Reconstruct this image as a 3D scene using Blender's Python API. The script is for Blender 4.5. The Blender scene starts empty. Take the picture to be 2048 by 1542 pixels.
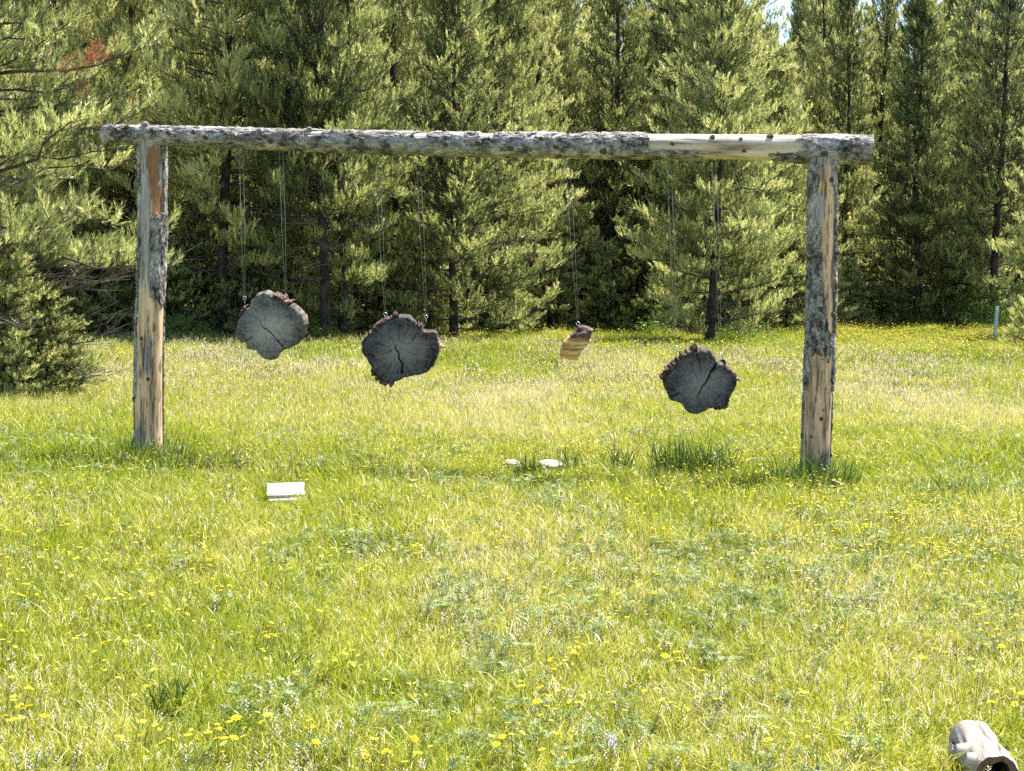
import bpy, math, random
import numpy as np
from mathutils import Vector, Matrix

sc = bpy.context.scene
R = math.radians
rng = np.random.default_rng(7)
random.seed(7)

# ------------------------------------------------------------------ camera
FPX, CW, CH = 3248.0, 2048.0, 1542.0
CAMZ = 1.6
cam = bpy.data.cameras.new('camera')
cam.sensor_width = 36.0
cam.lens = FPX / CW * 36.0
cam.clip_start = 0.1
cam.clip_end = 2000
camo = bpy.data.objects.new('camera', cam)
sc.collection.objects.link(camo)
camo.matrix_world = (Matrix.Translation((0, 0, CAMZ)) @ Matrix.Rotation(R(86.0), 4, 'X')
                     @ Matrix.Rotation(R(1.0), 4, 'Z'))
sc.camera = camo
CROT = camo.matrix_world.to_3x3()

# ------------------------------------------------------------------ sky, sun, exposure
SUN_EL, SUN_AZ = R(64), R(52)          # high, behind the frame and a little to the right
w = bpy.data.worlds.new('World')
sc.world = w
w.use_nodes = True
nt = w.node_tree
sky = nt.nodes.new('ShaderNodeTexSky')
sky.sky_type = 'NISHITA'
sky.sun_disc = False
sky.sun_elevation = SUN_EL
sky.sun_rotation = SUN_AZ
sky.altitude = 1500
bg = nt.nodes['Background']
bg.inputs['Strength'].default_value = 0.1
nt.links.new(sky.outputs[0], bg.inputs['Color'])
sun = bpy.data.lights.new('sun', 'SUN')
sun.energy = 5.0
sun.angle = R(0.53)
sun.color = (1.0, 0.95, 0.86)
suno = bpy.data.objects.new('sun', sun)
sc.collection.objects.link(suno)
SV = Vector((math.cos(SUN_EL) * math.sin(SUN_AZ), math.cos(SUN_EL) * math.cos(SUN_AZ), math.sin(SUN_EL)))
suno.rotation_euler = SV.to_track_quat('Z', 'Y').to_euler()
suno.location = (0, 20, 40)
sc.view_settings.view_transform = 'Standard'
sc.view_settings.look = 'None'
sc.view_settings.gamma = 1.0
sc.view_settings.exposure = 1.68
sc.view_settings.use_curve_mapping = False
sc.render.engine = 'CYCLES'
sc.cycles.use_denoising = False
sc.cycles.use_adaptive_sampling = True
sc.cycles.adaptive_threshold = 0.015
sc.cycles.adaptive_min_samples = 32
sc.cycles.max_bounces = 4
sc.cycles.diffuse_bounces = 3
sc.cycles.transmission_bounces = 3
sc.cycles.sample_clamp_indirect = 6.0

# ------------------------------------------------------------------ helpers
def ray(u, v):
    return CROT @ Vector(((u - CW / 2) / FPX, -(v - CH / 2) / FPX, -1.0))
def P(u, v, y):
    """world point seen at photo pixel (u, v) at distance y"""
    d = ray(u, v)
    return Vector((0, 0, CAMZ)) + d * (y / d.y)
def G(u, v):
    d = ray(u, v)
    return Vector((0, 0, CAMZ)) + d * (-CAMZ / d.z)

def vnoise(x, y, seed=0):
    """smooth value noise in 0..1, vectorised"""
    x = np.asarray(x, float); y = np.asarray(y, float)
    xi = np.floor(x).astype(np.int64); yi = np.floor(y).astype(np.int64)
    fx = x - xi; fy = y - yi
    fx = fx * fx * (3 - 2 * fx); fy = fy * fy * (3 - 2 * fy)
    def h(a, b):
        n = (a * 374761393 + b * 668265263 + seed * 974711) & 0x7fffffff
        n = ((n ^ (n >> 13)) * 1274126177) & 0x7fffffff
        return ((n ^ (n >> 16)) & 0xffff) / 65535.0
    a = h(xi, yi) * (1 - fx) + h(xi + 1, yi) * fx
    b = h(xi, yi + 1) * (1 - fx) + h(xi + 1, yi + 1) * fx
    return a * (1 - fy) + b * fy
def fbm(x, y, seed=0, o=3):
    s = 0; a = 0.5; t = 0
    for k in range(o):
        s = s + a * vnoise(np.asarray(x) * 2 ** k, np.asarray(y) * 2 ** k, seed + k); t += a; a *= 0.5
    return s / t

def ground_z(x, y):
    x = np.asarray(x, float); y = np.asarray(y, float)
    z = (fbm(x * 0.45, y * 0.45, 3, 2) - 0.5) * 0.06 * np.clip((y - 3) / 4, 0, 1)
    hill = np.clip(y - 62 - 0.15 * x, 0, None)
    return z + hill * 0.10 * np.clip(hill / 30, 0, 1)

def mesh_np(name, verts, faces, mat, attrs=None, smooth=False):
    """verts (n,3); faces (m,k) equal-size array or list of lists"""
    me = bpy.data.meshes.new(name)
    verts = np.asarray(verts, np.float32)
    if isinstance(faces, np.ndarray):
        m, k = faces.shape
        me.vertices.add(len(verts)); me.vertices.foreach_set('co', verts.ravel())
        me.loops.add(m * k); me.loops.foreach_set('vertex_index', faces.astype(np.int32).ravel())
        me.polygons.add(m)
        me.polygons.foreach_set('loop_start', np.arange(0, m * k, k, dtype=np.int32))
        me.polygons.foreach_set('loop_total', np.full(m, k, np.int32))
        me.update(calc_edges=True)
    else:
        me.from_pydata(verts.tolist(), [], faces)
    for an, (typ, arr) in (attrs or {}).items():
        a = me.attributes.new(an, typ, 'POINT')
        key = {'FLOAT': 'value', 'INT': 'value', 'FLOAT_VECTOR': 'vector', 'FLOAT_COLOR': 'color'}[typ]
        a.data.foreach_set(key, np.asarray(arr, np.int32 if typ == 'INT' else np.float32).ravel())
    if mat: me.materials.append(mat)
    if smooth: me.polygons.foreach_set('use_smooth', np.ones(len(me.polygons), bool))
    me.update()
    return me

def link(name, me, parent=None, loc=None, mw=None):
    o = bpy.data.objects.new(name, me)
    sc.collection.objects.link(o)
    if parent: o.parent = parent
    if loc is not None: o.location = loc
    if mw is not None: o.matrix_world = mw
    return o
def tag(o, label=None, cat=None, group=None, kind=None):
    if label: o['label'] = label
    if cat: o['category'] = cat
    if group: o['group'] = group
    if kind: o['kind'] = kind
    return o
def empty(name, loc, rz=0):
    o = bpy.data.objects.new(name, None)
    o.empty_display_size = 0.2
    sc.collection.objects.link(o)
    o.location = loc; o.rotation_euler = (0, 0, rz)
    return o

# ------------------------------------------------------------------ materials
def newmat(name):
    m = bpy.data.materials.new(name); m.use_nodes = True
    n = m.node_tree.nodes; l = m.node_tree.links
    return m, n, l, n['Principled BSDF']
def N(n, typ, **kw):
    x = n.new(typ)
    for k, v in kw.items(): setattr(x, k, v)
    return x
def noise(n, l, vec, scale, detail=4, rough=0.6, stretch=None):
    t = N(n, 'ShaderNodeTexNoise')
    t.inputs['Scale'].default_value = scale; t.inputs['Detail'].default_value = detail
    t.inputs['Roughness'].default_value = rough
    if stretch:
        mp = N(n, 'ShaderNodeMapping'); mp.inputs['Scale'].default_value = stretch
        l.new(vec, mp.inputs['Vector']); vec = mp.outputs[0]
    l.new(vec, t.inputs['Vector'])
    return t
def ramp(n, l, fac, stops):
    r = N(n, 'ShaderNodeValToRGB')
    while len(r.color_ramp.elements) < len(stops): r.color_ramp.elements.new(0.5)
    for e, (p, c) in zip(r.color_ramp.elements, stops):
        e.position = p; e.color = (*c, 1)
    if fac is not None: l.new(fac, r.inputs['Fac'])
    return r
def mixc(n, l, a, b, fac, blend='MIX'):
    m = N(n, 'ShaderNodeMix', data_type='RGBA', blend_type=blend)
    for sock, val in ((m.inputs['Factor'], fac), (m.inputs['A'], a), (m.inputs['B'], b)):
        pass
    fa = [s for s in m.inputs if s.name == 'Factor' and s.type == 'VALUE'][0]
    A = [s for s in m.inputs if s.name == 'A' and s.type == 'RGBA'][0]
    B = [s for s in m.inputs if s.name == 'B' and s.type == 'RGBA'][0]
    for s, v in ((fa, fac), (A, a), (B, b)):
        if isinstance(v, (int, float)): s.default_value = v
        elif isinstance(v, tuple): s.default_value = (*v, 1)
        else: l.new(v, s)
    return [o for o in m.outputs if o.type == 'RGBA'][0]
def bump(n, l, bs, h, strength=0.5, dist=0.01):
    b = N(n, 'ShaderNodeBump'); b.inputs['Strength'].default_value = strength
    b.inputs['Distance'].default_value = dist
    l.new(h, b.inputs['Height']); l.new(b.outputs[0], bs.inputs['Normal'])
def attr(n, name, typ='GEOMETRY'):
    return N(n, 'ShaderNodeAttribute', attribute_name=name, attribute_type=typ)
def math_(n, l, op, a, b=0.0):
    m = N(n, 'ShaderNodeMath', operation=op)
    for s, v in ((m.inputs[0], a), (m.inputs[1], b)):
        if isinstance(v, (int, float)): s.default_value = v
        else: l.new(v, s)
    return m.outputs[0]

def leaf_material(name, stops, trans=0.45, tint_attr=None, rough=0.45, spec=0.4, tfac=1.25, tree=False, deadcol=None):
    """leaf or needle: glossy-diffuse surface mixed with light passing through it"""
    m, n, l, bs = newmat(name)
    var = attr(n, 'var').outputs['Fac']
    if tint_attr:
        ti = attr(n, 'tint', 'INSTANCER').outputs['Fac']
        var = math_(n, l, 'ADD', math_(n, l, 'MULTIPLY', var, 0.5), math_(n, l, 'MULTIPLY', ti, 0.5 if tint_attr is True else tint_attr))
    if tree:
        oi = N(n, 'ShaderNodeObjectInfo')
        var = math_(n, l, 'ADD', math_(n, l, 'MULTIPLY', var, 0.85), math_(n, l, 'MULTIPLY', math_(n, l, 'SUBTRACT', oi.outputs['Random'], 0.32), 0.42))
    col = ramp(n, l, var, stops).outputs['Color']
    if deadcol:
        col = mixc(n, l, col, deadcol, attr(n, 'dead').outputs['Fac'])
    l.new(col, bs.inputs['Base Color'])
    bs.inputs['Roughness'].default_value = rough
    bs.inputs['Specular IOR Level'].default_value = spec
    tr = N(n, 'ShaderNodeBsdfTranslucent')
    hs = N(n, 'ShaderNodeHueSaturation')
    hs.inputs['Value'].default_value = tfac; hs.inputs['Saturation'].default_value = 1.08
    l.new(col, hs.inputs['Color']); l.new(hs.outputs[0], tr.inputs['Color'])
    mx = N(n, 'ShaderNodeMixShader'); mx.inputs[0].default_value = trans
    l.new(bs.outputs[0], mx.inputs[1]); l.new(tr.outputs[0], mx.inputs[2])
    l.new(mx.outputs[0], n['Material Output'].inputs['Surface'])
    return m

M = {}
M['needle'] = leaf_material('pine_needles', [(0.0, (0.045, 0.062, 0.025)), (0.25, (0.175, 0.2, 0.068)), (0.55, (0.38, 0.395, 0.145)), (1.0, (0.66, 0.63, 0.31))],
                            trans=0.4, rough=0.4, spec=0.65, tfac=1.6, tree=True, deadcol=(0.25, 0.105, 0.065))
M['grass'] = leaf_material('meadow_grass', [(0.0, (0.06, 0.105, 0.012)), (0.25, (0.215, 0.27, 0.02)), (0.5, (0.385, 0.4, 0.042)), (0.72, (0.53, 0.47, 0.15)), (1.0, (0.72, 0.61, 0.46))],
                           trans=0.36, tint_attr=True, rough=0.38, spec=0.45, tfac=1.3)
M['tuft'] = leaf_material('tall_grass', [(0.0, (0.025, 0.06, 0.015)), (0.5, (0.09, 0.15, 0.022)), (1.0, (0.27, 0.32, 0.05))], trans=0.35, rough=0.35, spec=0.45)
M['herb'] = leaf_material('herb_leaves', [(0.0, (0.1, 0.14, 0.05)), (0.5, (0.19, 0.25, 0.085)), (1.0, (0.34, 0.4, 0.18))], trans=0.3, rough=0.5)
M['bush'] = leaf_material('bush_leaves', [(0.0, (0.06, 0.11, 0.025)), (0.5, (0.13, 0.2, 0.035)), (1.0, (0.25, 0.32, 0.06))], trans=0.45, rough=0.4)
M['yellow'] = leaf_material('yellow_petals', [(0.0, (0.72, 0.5, 0.015)), (0.5, (0.8, 0.64, 0.04)), (1.0, (0.84, 0.74, 0.16))], trans=0.35, rough=0.6, spec=0.2, tfac=1.0)
M['pinkish'] = leaf_material('pale_flower_heads', [(0.0, (0.5, 0.33, 0.24)), (0.5, (0.66, 0.55, 0.42)), (1.0, (0.75, 0.68, 0.6))], trans=0.35, rough=0.6, spec=0.2, tfac=1.0)
M['purple'] = leaf_material('purple_petals', [(0.0, (0.25, 0.18, 0.5)), (1.0, (0.5, 0.42, 0.75))], trans=0.3, rough=0.6)
M['stem'] = leaf_material('flower_stems', [(0.0, (0.14, 0.18, 0.04)), (1.0, (0.36, 0.34, 0.15))], trans=0.2, rough=0.5)

def wood_mat(name, attr_col=True, base=(0.4, 0.33, 0.24), grain=1.0, rough=0.75, along=(1, 1, 0.07)):
    m, n, l, bs = newmat(name)
    tc = N(n, 'ShaderNodeTexCoord').outputs['Object']
    g1 = noise(n, l, tc, 30, 6, 0.65, along)
    g2 = noise(n, l, tc, 9, 4, 0.6, (1, 1, 0.25))
    c = attr(n, 'Col').outputs['Color'] if attr_col else None
    gr = ramp(n, l, g1.outputs['Fac'], [(0.36, (0.22, 0.2, 0.18)), (0.43, (0.7, 0.68, 0.66)), (0.52, (0.95, 0.95, 0.95)), (0.7, (1.12, 1.1, 1.08))]).outputs['Color']
    col = mixc(n, l, c if attr_col else base, gr, grain, 'MULTIPLY')
    bl = ramp(n, l, g2.outputs['Fac'], [(0.36, (0.62, 0.59, 0.56)), (0.54, (1, 1, 1))]).outputs['Color']
    col = mixc(n, l, col, bl, 0.8, 'MULTIPLY')
    l.new(col, bs.inputs['Base Color'])
    bs.inputs['Roughness'].default_value = rough
    bs.inputs['Specular IOR Level'].default_value = 0.25
    bump(n, l, bs, g1.outputs['Fac'], 0.5, 0.004)
    return m
M['wood'] = wood_mat('bare_log_wood')
M['bleached'] = wood_mat('bleached_wood', False, (0.38, 0.33, 0.27), 1.0)
M['boards'] = wood_mat('bleached_boards', False, (0.42, 0.38, 0.33), 1.0, 0.8, (0.1, 2.2, 1))

def bark_mat(name, stops, scale=26, stretch=(1, 1, 0.5), lichen=0.0):
    m, n, l, bs = newmat(name)
    tc = N(n, 'ShaderNodeTexCoord').outputs['Object']
    wp = noise(n, l, tc, scale * 0.5, 3, 0.5)
    vm = N(n, 'ShaderNodeVectorMath', operation='MULTIPLY_ADD'); l.new(wp.outputs['Color'], vm.inputs[0]); vm.inputs[1].default_value = (0.05, 0.05, 0.05); l.new(tc, vm.inputs[2])
    a = noise(n, l, vm.outputs[0], scale, 10, 0.78, stretch)
    fine = noise(n, l, tc, scale * 4.5, 5, 0.7, (1, 1, 0.8))
    big = noise(n, l, tc, scale * 0.22, 3, 0.5)
    h = math_(n, l, 'ADD', math_(n, l, 'MULTIPLY', a.outputs['Fac'], 0.55), math_(n, l, 'MULTIPLY', fine.outputs['Fac'], 0.35))
    h = math_(n, l, 'ADD', h, math_(n, l, 'MULTIPLY', math_(n, l, 'SUBTRACT', big.outputs['Fac'], 0.2), 0.25))
    col = ramp(n, l, h, stops).outputs['Color']
    if lichen:
        b = noise(n, l, tc, 7, 5, 0.7)
        f = ramp(n, l, b.outputs['Fac'], [(0.5, (0, 0, 0)), (0.62, (lichen,) * 3)]).outputs['Color']
        col = mixc(n, l, col, (0.42, 0.4, 0.37), f)
    l.new(col, bs.inputs['Base Color'])
    bs.inputs['Roughness'].default_value = 0.85
    bs.inputs['Specular IOR Level'].default_value = 0.2
    bump(n, l, bs, h, 0.9, 0.012)
    return m
M['bark'] = bark_mat('grey_bark', [(0.455, (0.012, 0.01, 0.009)), (0.5, (0.085, 0.073, 0.062)), (0.55, (0.29, 0.265, 0.235)), (0.61, (0.52, 0.49, 0.45))], 30, (1, 1, 0.5), 0.3)
M['beambark'] = bark_mat('pale_grey_bark', [(0.445, (0.015, 0.012, 0.011)), (0.495, (0.1, 0.09, 0.082)), (0.55, (0.29, 0.265, 0.245)), (0.62, (0.55, 0.52, 0.49))], 28, (1, 1, 0.45), 0.35)
M['slicebark'] = bark_mat('dark_brown_bark', [(0.44, (0.015, 0.01, 0.008)), (0.53, (0.075, 0.048, 0.037)), (0.63, (0.28, 0.2, 0.16))], 22, (1, 1, 1))
M['treebark'] = bark_mat('pine_trunk_bark', [(0.44, (0.01, 0.008, 0.007)), (0.53, (0.04, 0.033, 0.028)), (0.64, (0.12, 0.1, 0.085))], 12, (1, 1, 0.35))
M['limb'] = bark_mat('pine_limb_bark', [(0.3, (0.03, 0.025, 0.02)), (0.5, (0.075, 0.06, 0.05)), (0.72, (0.2, 0.17, 0.145))], 5, (1, 1, 1))
m, n, l, bs = newmat('knot_wood')
tc = N(n, 'ShaderNodeTexCoord').outputs['Object']
a = noise(n, l, tc, 60, 4, 0.6)
l.new(ramp(n, l, a.outputs['Fac'], [(0.3, (0.03, 0.02, 0.015)), (0.7, (0.13, 0.075, 0.045))]).outputs['Color'], bs.inputs['Base Color'])
bs.inputs['Roughness'].default_value = 0.8
M['knot'] = m

# end grain of the hanging rounds: grey weathered wood, paler heart, fine radial checks and rings
def endgrain(name, dark, light):
    m, n, l, bs = newmat(name)
    tc = N(n, 'ShaderNodeTexCoord').outputs['Object']
    sp = N(n, 'ShaderNodeSeparateXYZ'); l.new(tc, sp.inputs[0])
    r = math_(n, l, 'SQRT', math_(n, l, 'ADD', math_(n, l, 'POWER', sp.outputs['X'], 2.0), math_(n, l, 'POWER', sp.outputs['Z'], 2.0)))
    th = math_(n, l, 'ARCTAN2', sp.outputs['Z'], sp.outputs['X'])
    cb = N(n, 'ShaderNodeCombineXYZ')
    l.new(math_(n, l, 'MULTIPLY', th, 2.6), cb.inputs['X']); l.new(math_(n, l, 'MULTIPLY', r, 3.0), cb.inputs['Y'])
    ray_ = noise(n, l, cb.outputs[0], 5.0, 6, 0.7)
    wob = noise(n, l, tc, 6, 4, 0.6)
    ring = math_(n, l, 'SINE', math_(n, l, 'MULTIPLY', math_(n, l, 'ADD', r, math_(n, l, 'MULTIPLY', wob.outputs['Fac'], 0.16)), 190.0))
    blot = noise(n, l, tc, 7, 5, 0.65)
    heart = ramp(n, l, r, [(0.0, (1, 1, 1)), (0.1, (0.7, 0.7, 0.7)), (0.24, (0.1, 0.1, 0.1)), (0.4, (0, 0, 0))]).outputs['Color']
    f = math_(n, l, 'ADD', math_(n, l, 'MULTIPLY', heart, 0.75), math_(n, l, 'MULTIPLY', math_(n, l, 'SUBTRACT', ray_.outputs['Fac'], 0.42), 1.3))
    f = math_(n, l, 'ADD', f, math_(n, l, 'MULTIPLY', math_(n, l, 'SUBTRACT', blot.outputs['Fac'], 0.5), 1.1))
    f = math_(n, l, 'ADD', f, math_(n, l, 'MULTIPLY', ring, 0.06))
    col = ramp(n, l, f, [(0.0, dark), (0.8, light)]).outputs['Color']
    br2 = noise(n, l, tc, 4, 4, 0.6)
    col = mixc(n, l, col, (1.06, 0.98, 0.92), ramp(n, l, br2.outputs['Fac'], [(0.45, (0, 0, 0)), (0.65, (1, 1, 1))]).outputs['Color'], 'MULTIPLY')
    col = mixc(n, l, col, attr(n, 'Col').outputs['Color'], 1.0, 'MULTIPLY')
    l.new(col, bs.inputs['Base Color'])
    bs.inputs['Roughness'].default_value = 0.85
    bs.inputs['Specular IOR Level'].default_value = 0.2
    bump(n, l, bs, f, 0.5, 0.006)
    return m
M['end_a'] = endgrain('weathered_end_grain', (0.045, 0.047, 0.05), (0.33, 0.33, 0.325))
M['end_b'] = endgrain('dark_end_grain', (0.012, 0.013, 0.016), (0.2, 0.203, 0.212))

def plain(name, col, rough=0.6, metal=0.0):
    m, n, l, bs = newmat(name)
    tc = N(n, 'ShaderNodeTexCoord').outputs['Object']
    a = noise(n, l, tc, 40, 4, 0.6)
    c2 = tuple(c * 0.7 for c in col)
    l.new(ramp(n, l, a.outputs['Fac'], [(0.3, c2), (0.65, col)]).outputs['Color'], bs.inputs['Base Color'])
    bs.inputs['Roughness'].default_value = rough; bs.inputs['Metallic'].default_value = metal
    return m
M['cord'] = plain('pale_cord', (0.32, 0.35, 0.3), 0.5)
M['steel'] = plain('galvanised_steel', (0.6, 0.62, 0.66), 0.35, 1.0)
M['post_paint'] = plain('pale_marker_paint', (0.55, 0.68, 0.66), 0.5)
M['post_cap'] = plain('white_marker_paint', (0.8, 0.8, 0.76), 0.5)

# ground
m, n, l, bs = newmat('meadow_soil')
tc = N(n, 'ShaderNodeTexCoord').outputs['Object']
a = noise(n, l, tc, 9, 8, 0.7); b = noise(n, l, tc, 0.5, 4, 0.6)
c1 = ramp(n, l, a.outputs['Fac'], [(0.3, (0.06, 0.06, 0.02)), (0.5, (0.15, 0.16, 0.05)), (0.7, (0.26, 0.23, 0.11))]).outputs['Color']
c2 = ramp(n, l, a.outputs['Fac'], [(0.3, (0.07, 0.08, 0.02)), (0.7, (0.17, 0.2, 0.05))]).outputs['Color']
mead = mixc(n, l, c1, c2, b.outputs['Fac'])
duff = ramp(n, l, a.outputs['Fac'], [(0.3, (0.05, 0.038, 0.025)), (0.7, (0.13, 0.1, 0.06))]).outputs['Color']
fl = attr(n, 'forest').outputs['Fac']
l.new(mixc(n, l, mead, duff, fl), bs.inputs['Base Color'])
bs.inputs['Roughness'].default_value = 0.95; bs.inputs['Specular IOR Level'].default_value = 0.1
bump(n, l, bs, a.outputs['Fac'], 0.8, 0.05)
M['ground'] = m

# ------------------------------------------------------------------ ground
def edge_y(x):
    """distance at which the wood begins"""
    return np.interp(np.asarray(x, float), [-14, -9, -5, -1, 1.5, 4.5, 8, 12, 18, 26], [30, 33, 34.5, 38, 43, 39, 47, 53, 50, 46])
xs = np.concatenate([np.linspace(-1500, -90, 12), np.linspace(-80, 80, 161), np.linspace(90, 1500, 12)])
ys = np.concatenate([np.linspace(-1500, -30, 12), np.linspace(-20, 3, 14), np.linspace(3.5, 130, 254), np.linspace(140, 1800, 14)])
X, Y = np.meshgrid(xs, ys)
gz = ground_z(X, np.clip(Y, None, 140))
nx, ny = len(xs), len(ys)
ii = np.arange((ny - 1) * (nx - 1)); r_, c_ = ii // (nx - 1), ii % (nx - 1)
gf = np.stack([r_ * nx + c_, r_ * nx + c_ + 1, (r_ + 1) * nx + c_ + 1, (r_ + 1) * nx + c_], 1)
forest = np.clip((Y - edge_y(X) + 1.0) / 3.0, 0, 1)
g = link('ground', mesh_np('ground', np.stack([X, Y, gz], 2).reshape(-1, 3), gf, M['ground'], {'forest': ('FLOAT', forest.ravel())}, True))
tag(g, 'meadow ground running back under the pine wood', None, None, 'structure')

# ------------------------------------------------------------------ log frame
def log_grid(L, r0, r1, nth, ns, seed, wob=0.012, bend=0.02):
    """a slightly crooked tapered log along local +Z; returns angle, height grids and a radius/offset function"""
    s = np.linspace(0, 1, ns); th = np.linspace(-math.pi, math.pi, nth, endpoint=False)
    TH, S = np.meshgrid(th, s)
    rad = (r0 + (r1 - r0) * S) * (1 + wob * 8 * (fbm(np.cos(TH) * 1.3 + 5, S * L * 1.2 + np.sin(TH) * 1.3, seed) - 0.5))
    ox = bend * np.sin(S * 3.1 + seed) * np.sin(S * math.pi); oy = bend * np.sin(S * 4.2 + seed * 2) * np.sin(S * math.pi)
    return TH, S, rad, ox, oy
def grid_faces(nth, ns):
    i, j = np.meshgrid(np.arange(nth), np.arange(ns - 1))
    i, j = i.ravel(), j.ravel(); i2 = (i + 1) % nth
    return np.stack([j * nth + i, j * nth + i2, (j + 1) * nth + i2, (j + 1) * nth + i], 1)
def make_log(name, parent, mw, L, r0, r1, seed, colfn, maskfn, barkmat, thick=0.014, nth=96, ns=260):
    TH, S, rad, ox, oy = log_grid(L, r0, r1, nth, ns, seed)
    core = rad - 0.0
    V = np.stack([core * np.sin(TH) + ox, -core * np.cos(TH) + oy, S * L], 2).reshape(-1, 3)
    F = grid_faces(nth, ns).tolist()
    n0 = len(V)
    V = np.vstack([V, [[ox[0, 0], oy[0, 0], 0], [ox[-1, 0], oy[-1, 0], L]]])
    for i in range(nth):
        F.append([n0, (i + 1) % nth, i]); F.append([n0 + 1, (ns - 1) * nth + i, (ns - 1) * nth + (i + 1) % nth])
    col = colfn(TH, S).reshape(-1, 3)
    col = np.vstack([col, [[0.4, 0.34, 0.26]] * 2]); col = np.hstack([col, np.ones((len(col), 1))])
    me = mesh_np(name, V, F, M['wood'], {'Col': ('FLOAT_COLOR', col)}, True)
    o = link(name, me, parent); o.matrix_local = mw
    # bark sheet, lifted off the wood, with ragged raised edges
    mask = maskfn(TH, S)
    fm = mask.copy()
    t = thick * (0.25 + 0.8 * fbm(TH * 5, S * L * 8, seed + 20, 3) + 0.9 * vnoise(TH * 16, S * L * 38, seed + 27) ** 2)
    outer = rad + t
    Vo = np.stack([outer * np.sin(TH) + ox, -outer * np.cos(TH) + oy, S * L], 2).reshape(-1, 3)
    inner = rad - 0.004
    Vi = np.stack([inner * np.sin(TH) + ox, -inner * np.cos(TH) + oy, S * L], 2).reshape(-1, 3)
    fmask = fm[:-1, :]
    quads = grid_faces(nth, ns).reshape(ns - 1, nth, 4)
    sel = quads[fmask]
    edges = {}
    for q in sel.tolist():
        for a, b in ((q[0], q[1]), (q[1], q[2]), (q[2], q[3]), (q[3], q[0])):
            if (b, a) in edges: del edges[(b, a)]
            else: edges[(a, b)] = 1
    nV = len(Vo)
    F2 = sel.tolist() + [[b, a, a + nV, b + nV] for a, b in edges]
    me2 = mesh_np('bark', np.vstack([Vo, Vi]), F2, barkmat, None, False)
    import bmesh
    bm = bmesh.new(); bm.from_mesh(me2)
    bmesh.ops.delete(bm, geom=[v for v in bm.verts if not v.link_faces], context='VERTS')
    bm.to_mesh(me2); bm.free()
    me2.polygons.foreach_set('use_smooth', np.ones(len(me2.polygons), bool))
    link('bark', me2, o)
    return o, (rad, ox, oy, TH, S)

def basis(p0, p1):
    """local Z from p0 to p1, local -Y towards the camera"""
    z = (p1 - p0).normalized(); fr = Vector((0, -1, 0)); y = -(fr - z * fr.dot(z)).normalized(); x = y.cross(z)
    m = Matrix((x, y, z)).transposed().to_4x4(); m.translation = p0
    return m

BL, BR = 920, 968        # photo rows of the post feet
pL0, pR0 = G(299, BL), G(1631, BR)
yL, yR = pL0.y, pR0.y
pL1, pR1 = P(304, 277, yL), P(1645, 315, yR)
pL0.z = pR0.z = -0.25
frame = empty('log_frame', ((pL0.x + pR0.x) / 2, (yL + yR) / 2, 0))
tag(frame, 'tall goal-shaped log frame of two posts and one long crossbeam', 'log frame')
FI = Matrix.Translation(-frame.location)

def nz(TH, S, a, b, seed): return fbm(np.sin(TH) * a + 3, S * b + np.cos(TH), seed, 4) - 0.5
TAN = np.array([0.72, 0.5, 0.3]); BLUE = np.array([0.4, 0.37, 0.325]); ORANGE = np.array([0.32, 0.15, 0.065]); GREYB = np.array([0.2, 0.2, 0.2])
def lerp(a, b, t): return a + (b - a) * np.clip(t, 0, 1)[..., None]
def sstep(a, b, x): t = np.clip((x - a) / (b - a), 0, 1); return t * t * (3 - 2 * t)

def py_left(S):  # photo row of a height on the left post
    return BL + 57 - S * (BL + 57 - 277)
def col_left(TH, S):
    y = py_left(S); x = np.sin(TH) * np.sign(np.cos(TH) + 1e-6); n1 = nz(TH, S, 2, 14, 31)
    c = np.broadcast_to(TAN, TH.shape + (3,)).copy()
    c = lerp(c, TAN * [0.78, 0.72, 0.7], sstep(0.0, 0.25, nz(TH, S, 3, 5, 41)))
    c = lerp(c, BLUE, sstep(30, -20, y - 565 + n1 * 120 - x * 30))
    o = sstep(0.15, 0.35, 1 - ((x - 0.45 - (y - 365) * 0.002) / 0.55) ** 2 - ((y - 365) / 74) ** 2 + n1 * 2.6 + nz(TH, S, 9, 22, 45) * 1.6)
    c = lerp(c, ORANGE, o * (x > -0.6))
    c = lerp(c, ORANGE * 2.0, o * sstep(385, 440, y + n1 * 60))
    for bx, by, rx, ry in ((0.05, 712, 0.36, 42), (-0.45, 875, 0.6, 32), (0.1, 690, 0.3, 30)):
        c = lerp(c, BLUE * 0.9, sstep(0.0, 0.5, 1 - ((x - bx) / rx) ** 2 - ((y - by) / ry) ** 2 + n1 * 1.2))
    c = lerp(c, GREYB * 0.7, sstep(878, 915, y + n1 * 40))
    c = lerp(c, np.array([0.16, 0.1, 0.06]), sstep(0.12, 0.2, nz(TH, S, 9, 24, 77)) * 0.8)
    return c
def mask_left(TH, S):
    y = py_left(S); x = np.sin(TH); n1 = nz(TH, S, 2, 22, 51); n2 = nz(TH, S, 8, 60, 52)
    back = np.cos(TH) < -0.1
    a = (x < -0.80 + n1 * 0.35 + n2 * 0.1) & (y < 800 + n2 * 60)
    b = (x > 0.02 + n1 * 0.3 + n2 * 0.1) & (y > 432 - x * 10 + n2 * 30) & (y < 585 + x * 18 + n2 * 30)
    c = (x > 0.88 + n2 * 0.12) & (y < 470)
    return (back & (nz(TH, S, 2, 6, 53) > -0.2)) | ((np.cos(TH) >= -0.1) & (a | b | c))
mwL = FI @ basis(pL0, pL1); LL = (pL1 - pL0).length
postL, _ = make_log('post', frame, mwL, LL, 0.112, 0.104, 11, col_left, mask_left, M['bark'])
postL['label'] = 'left post, peeled tan wood below and grey bark higher up'

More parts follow.
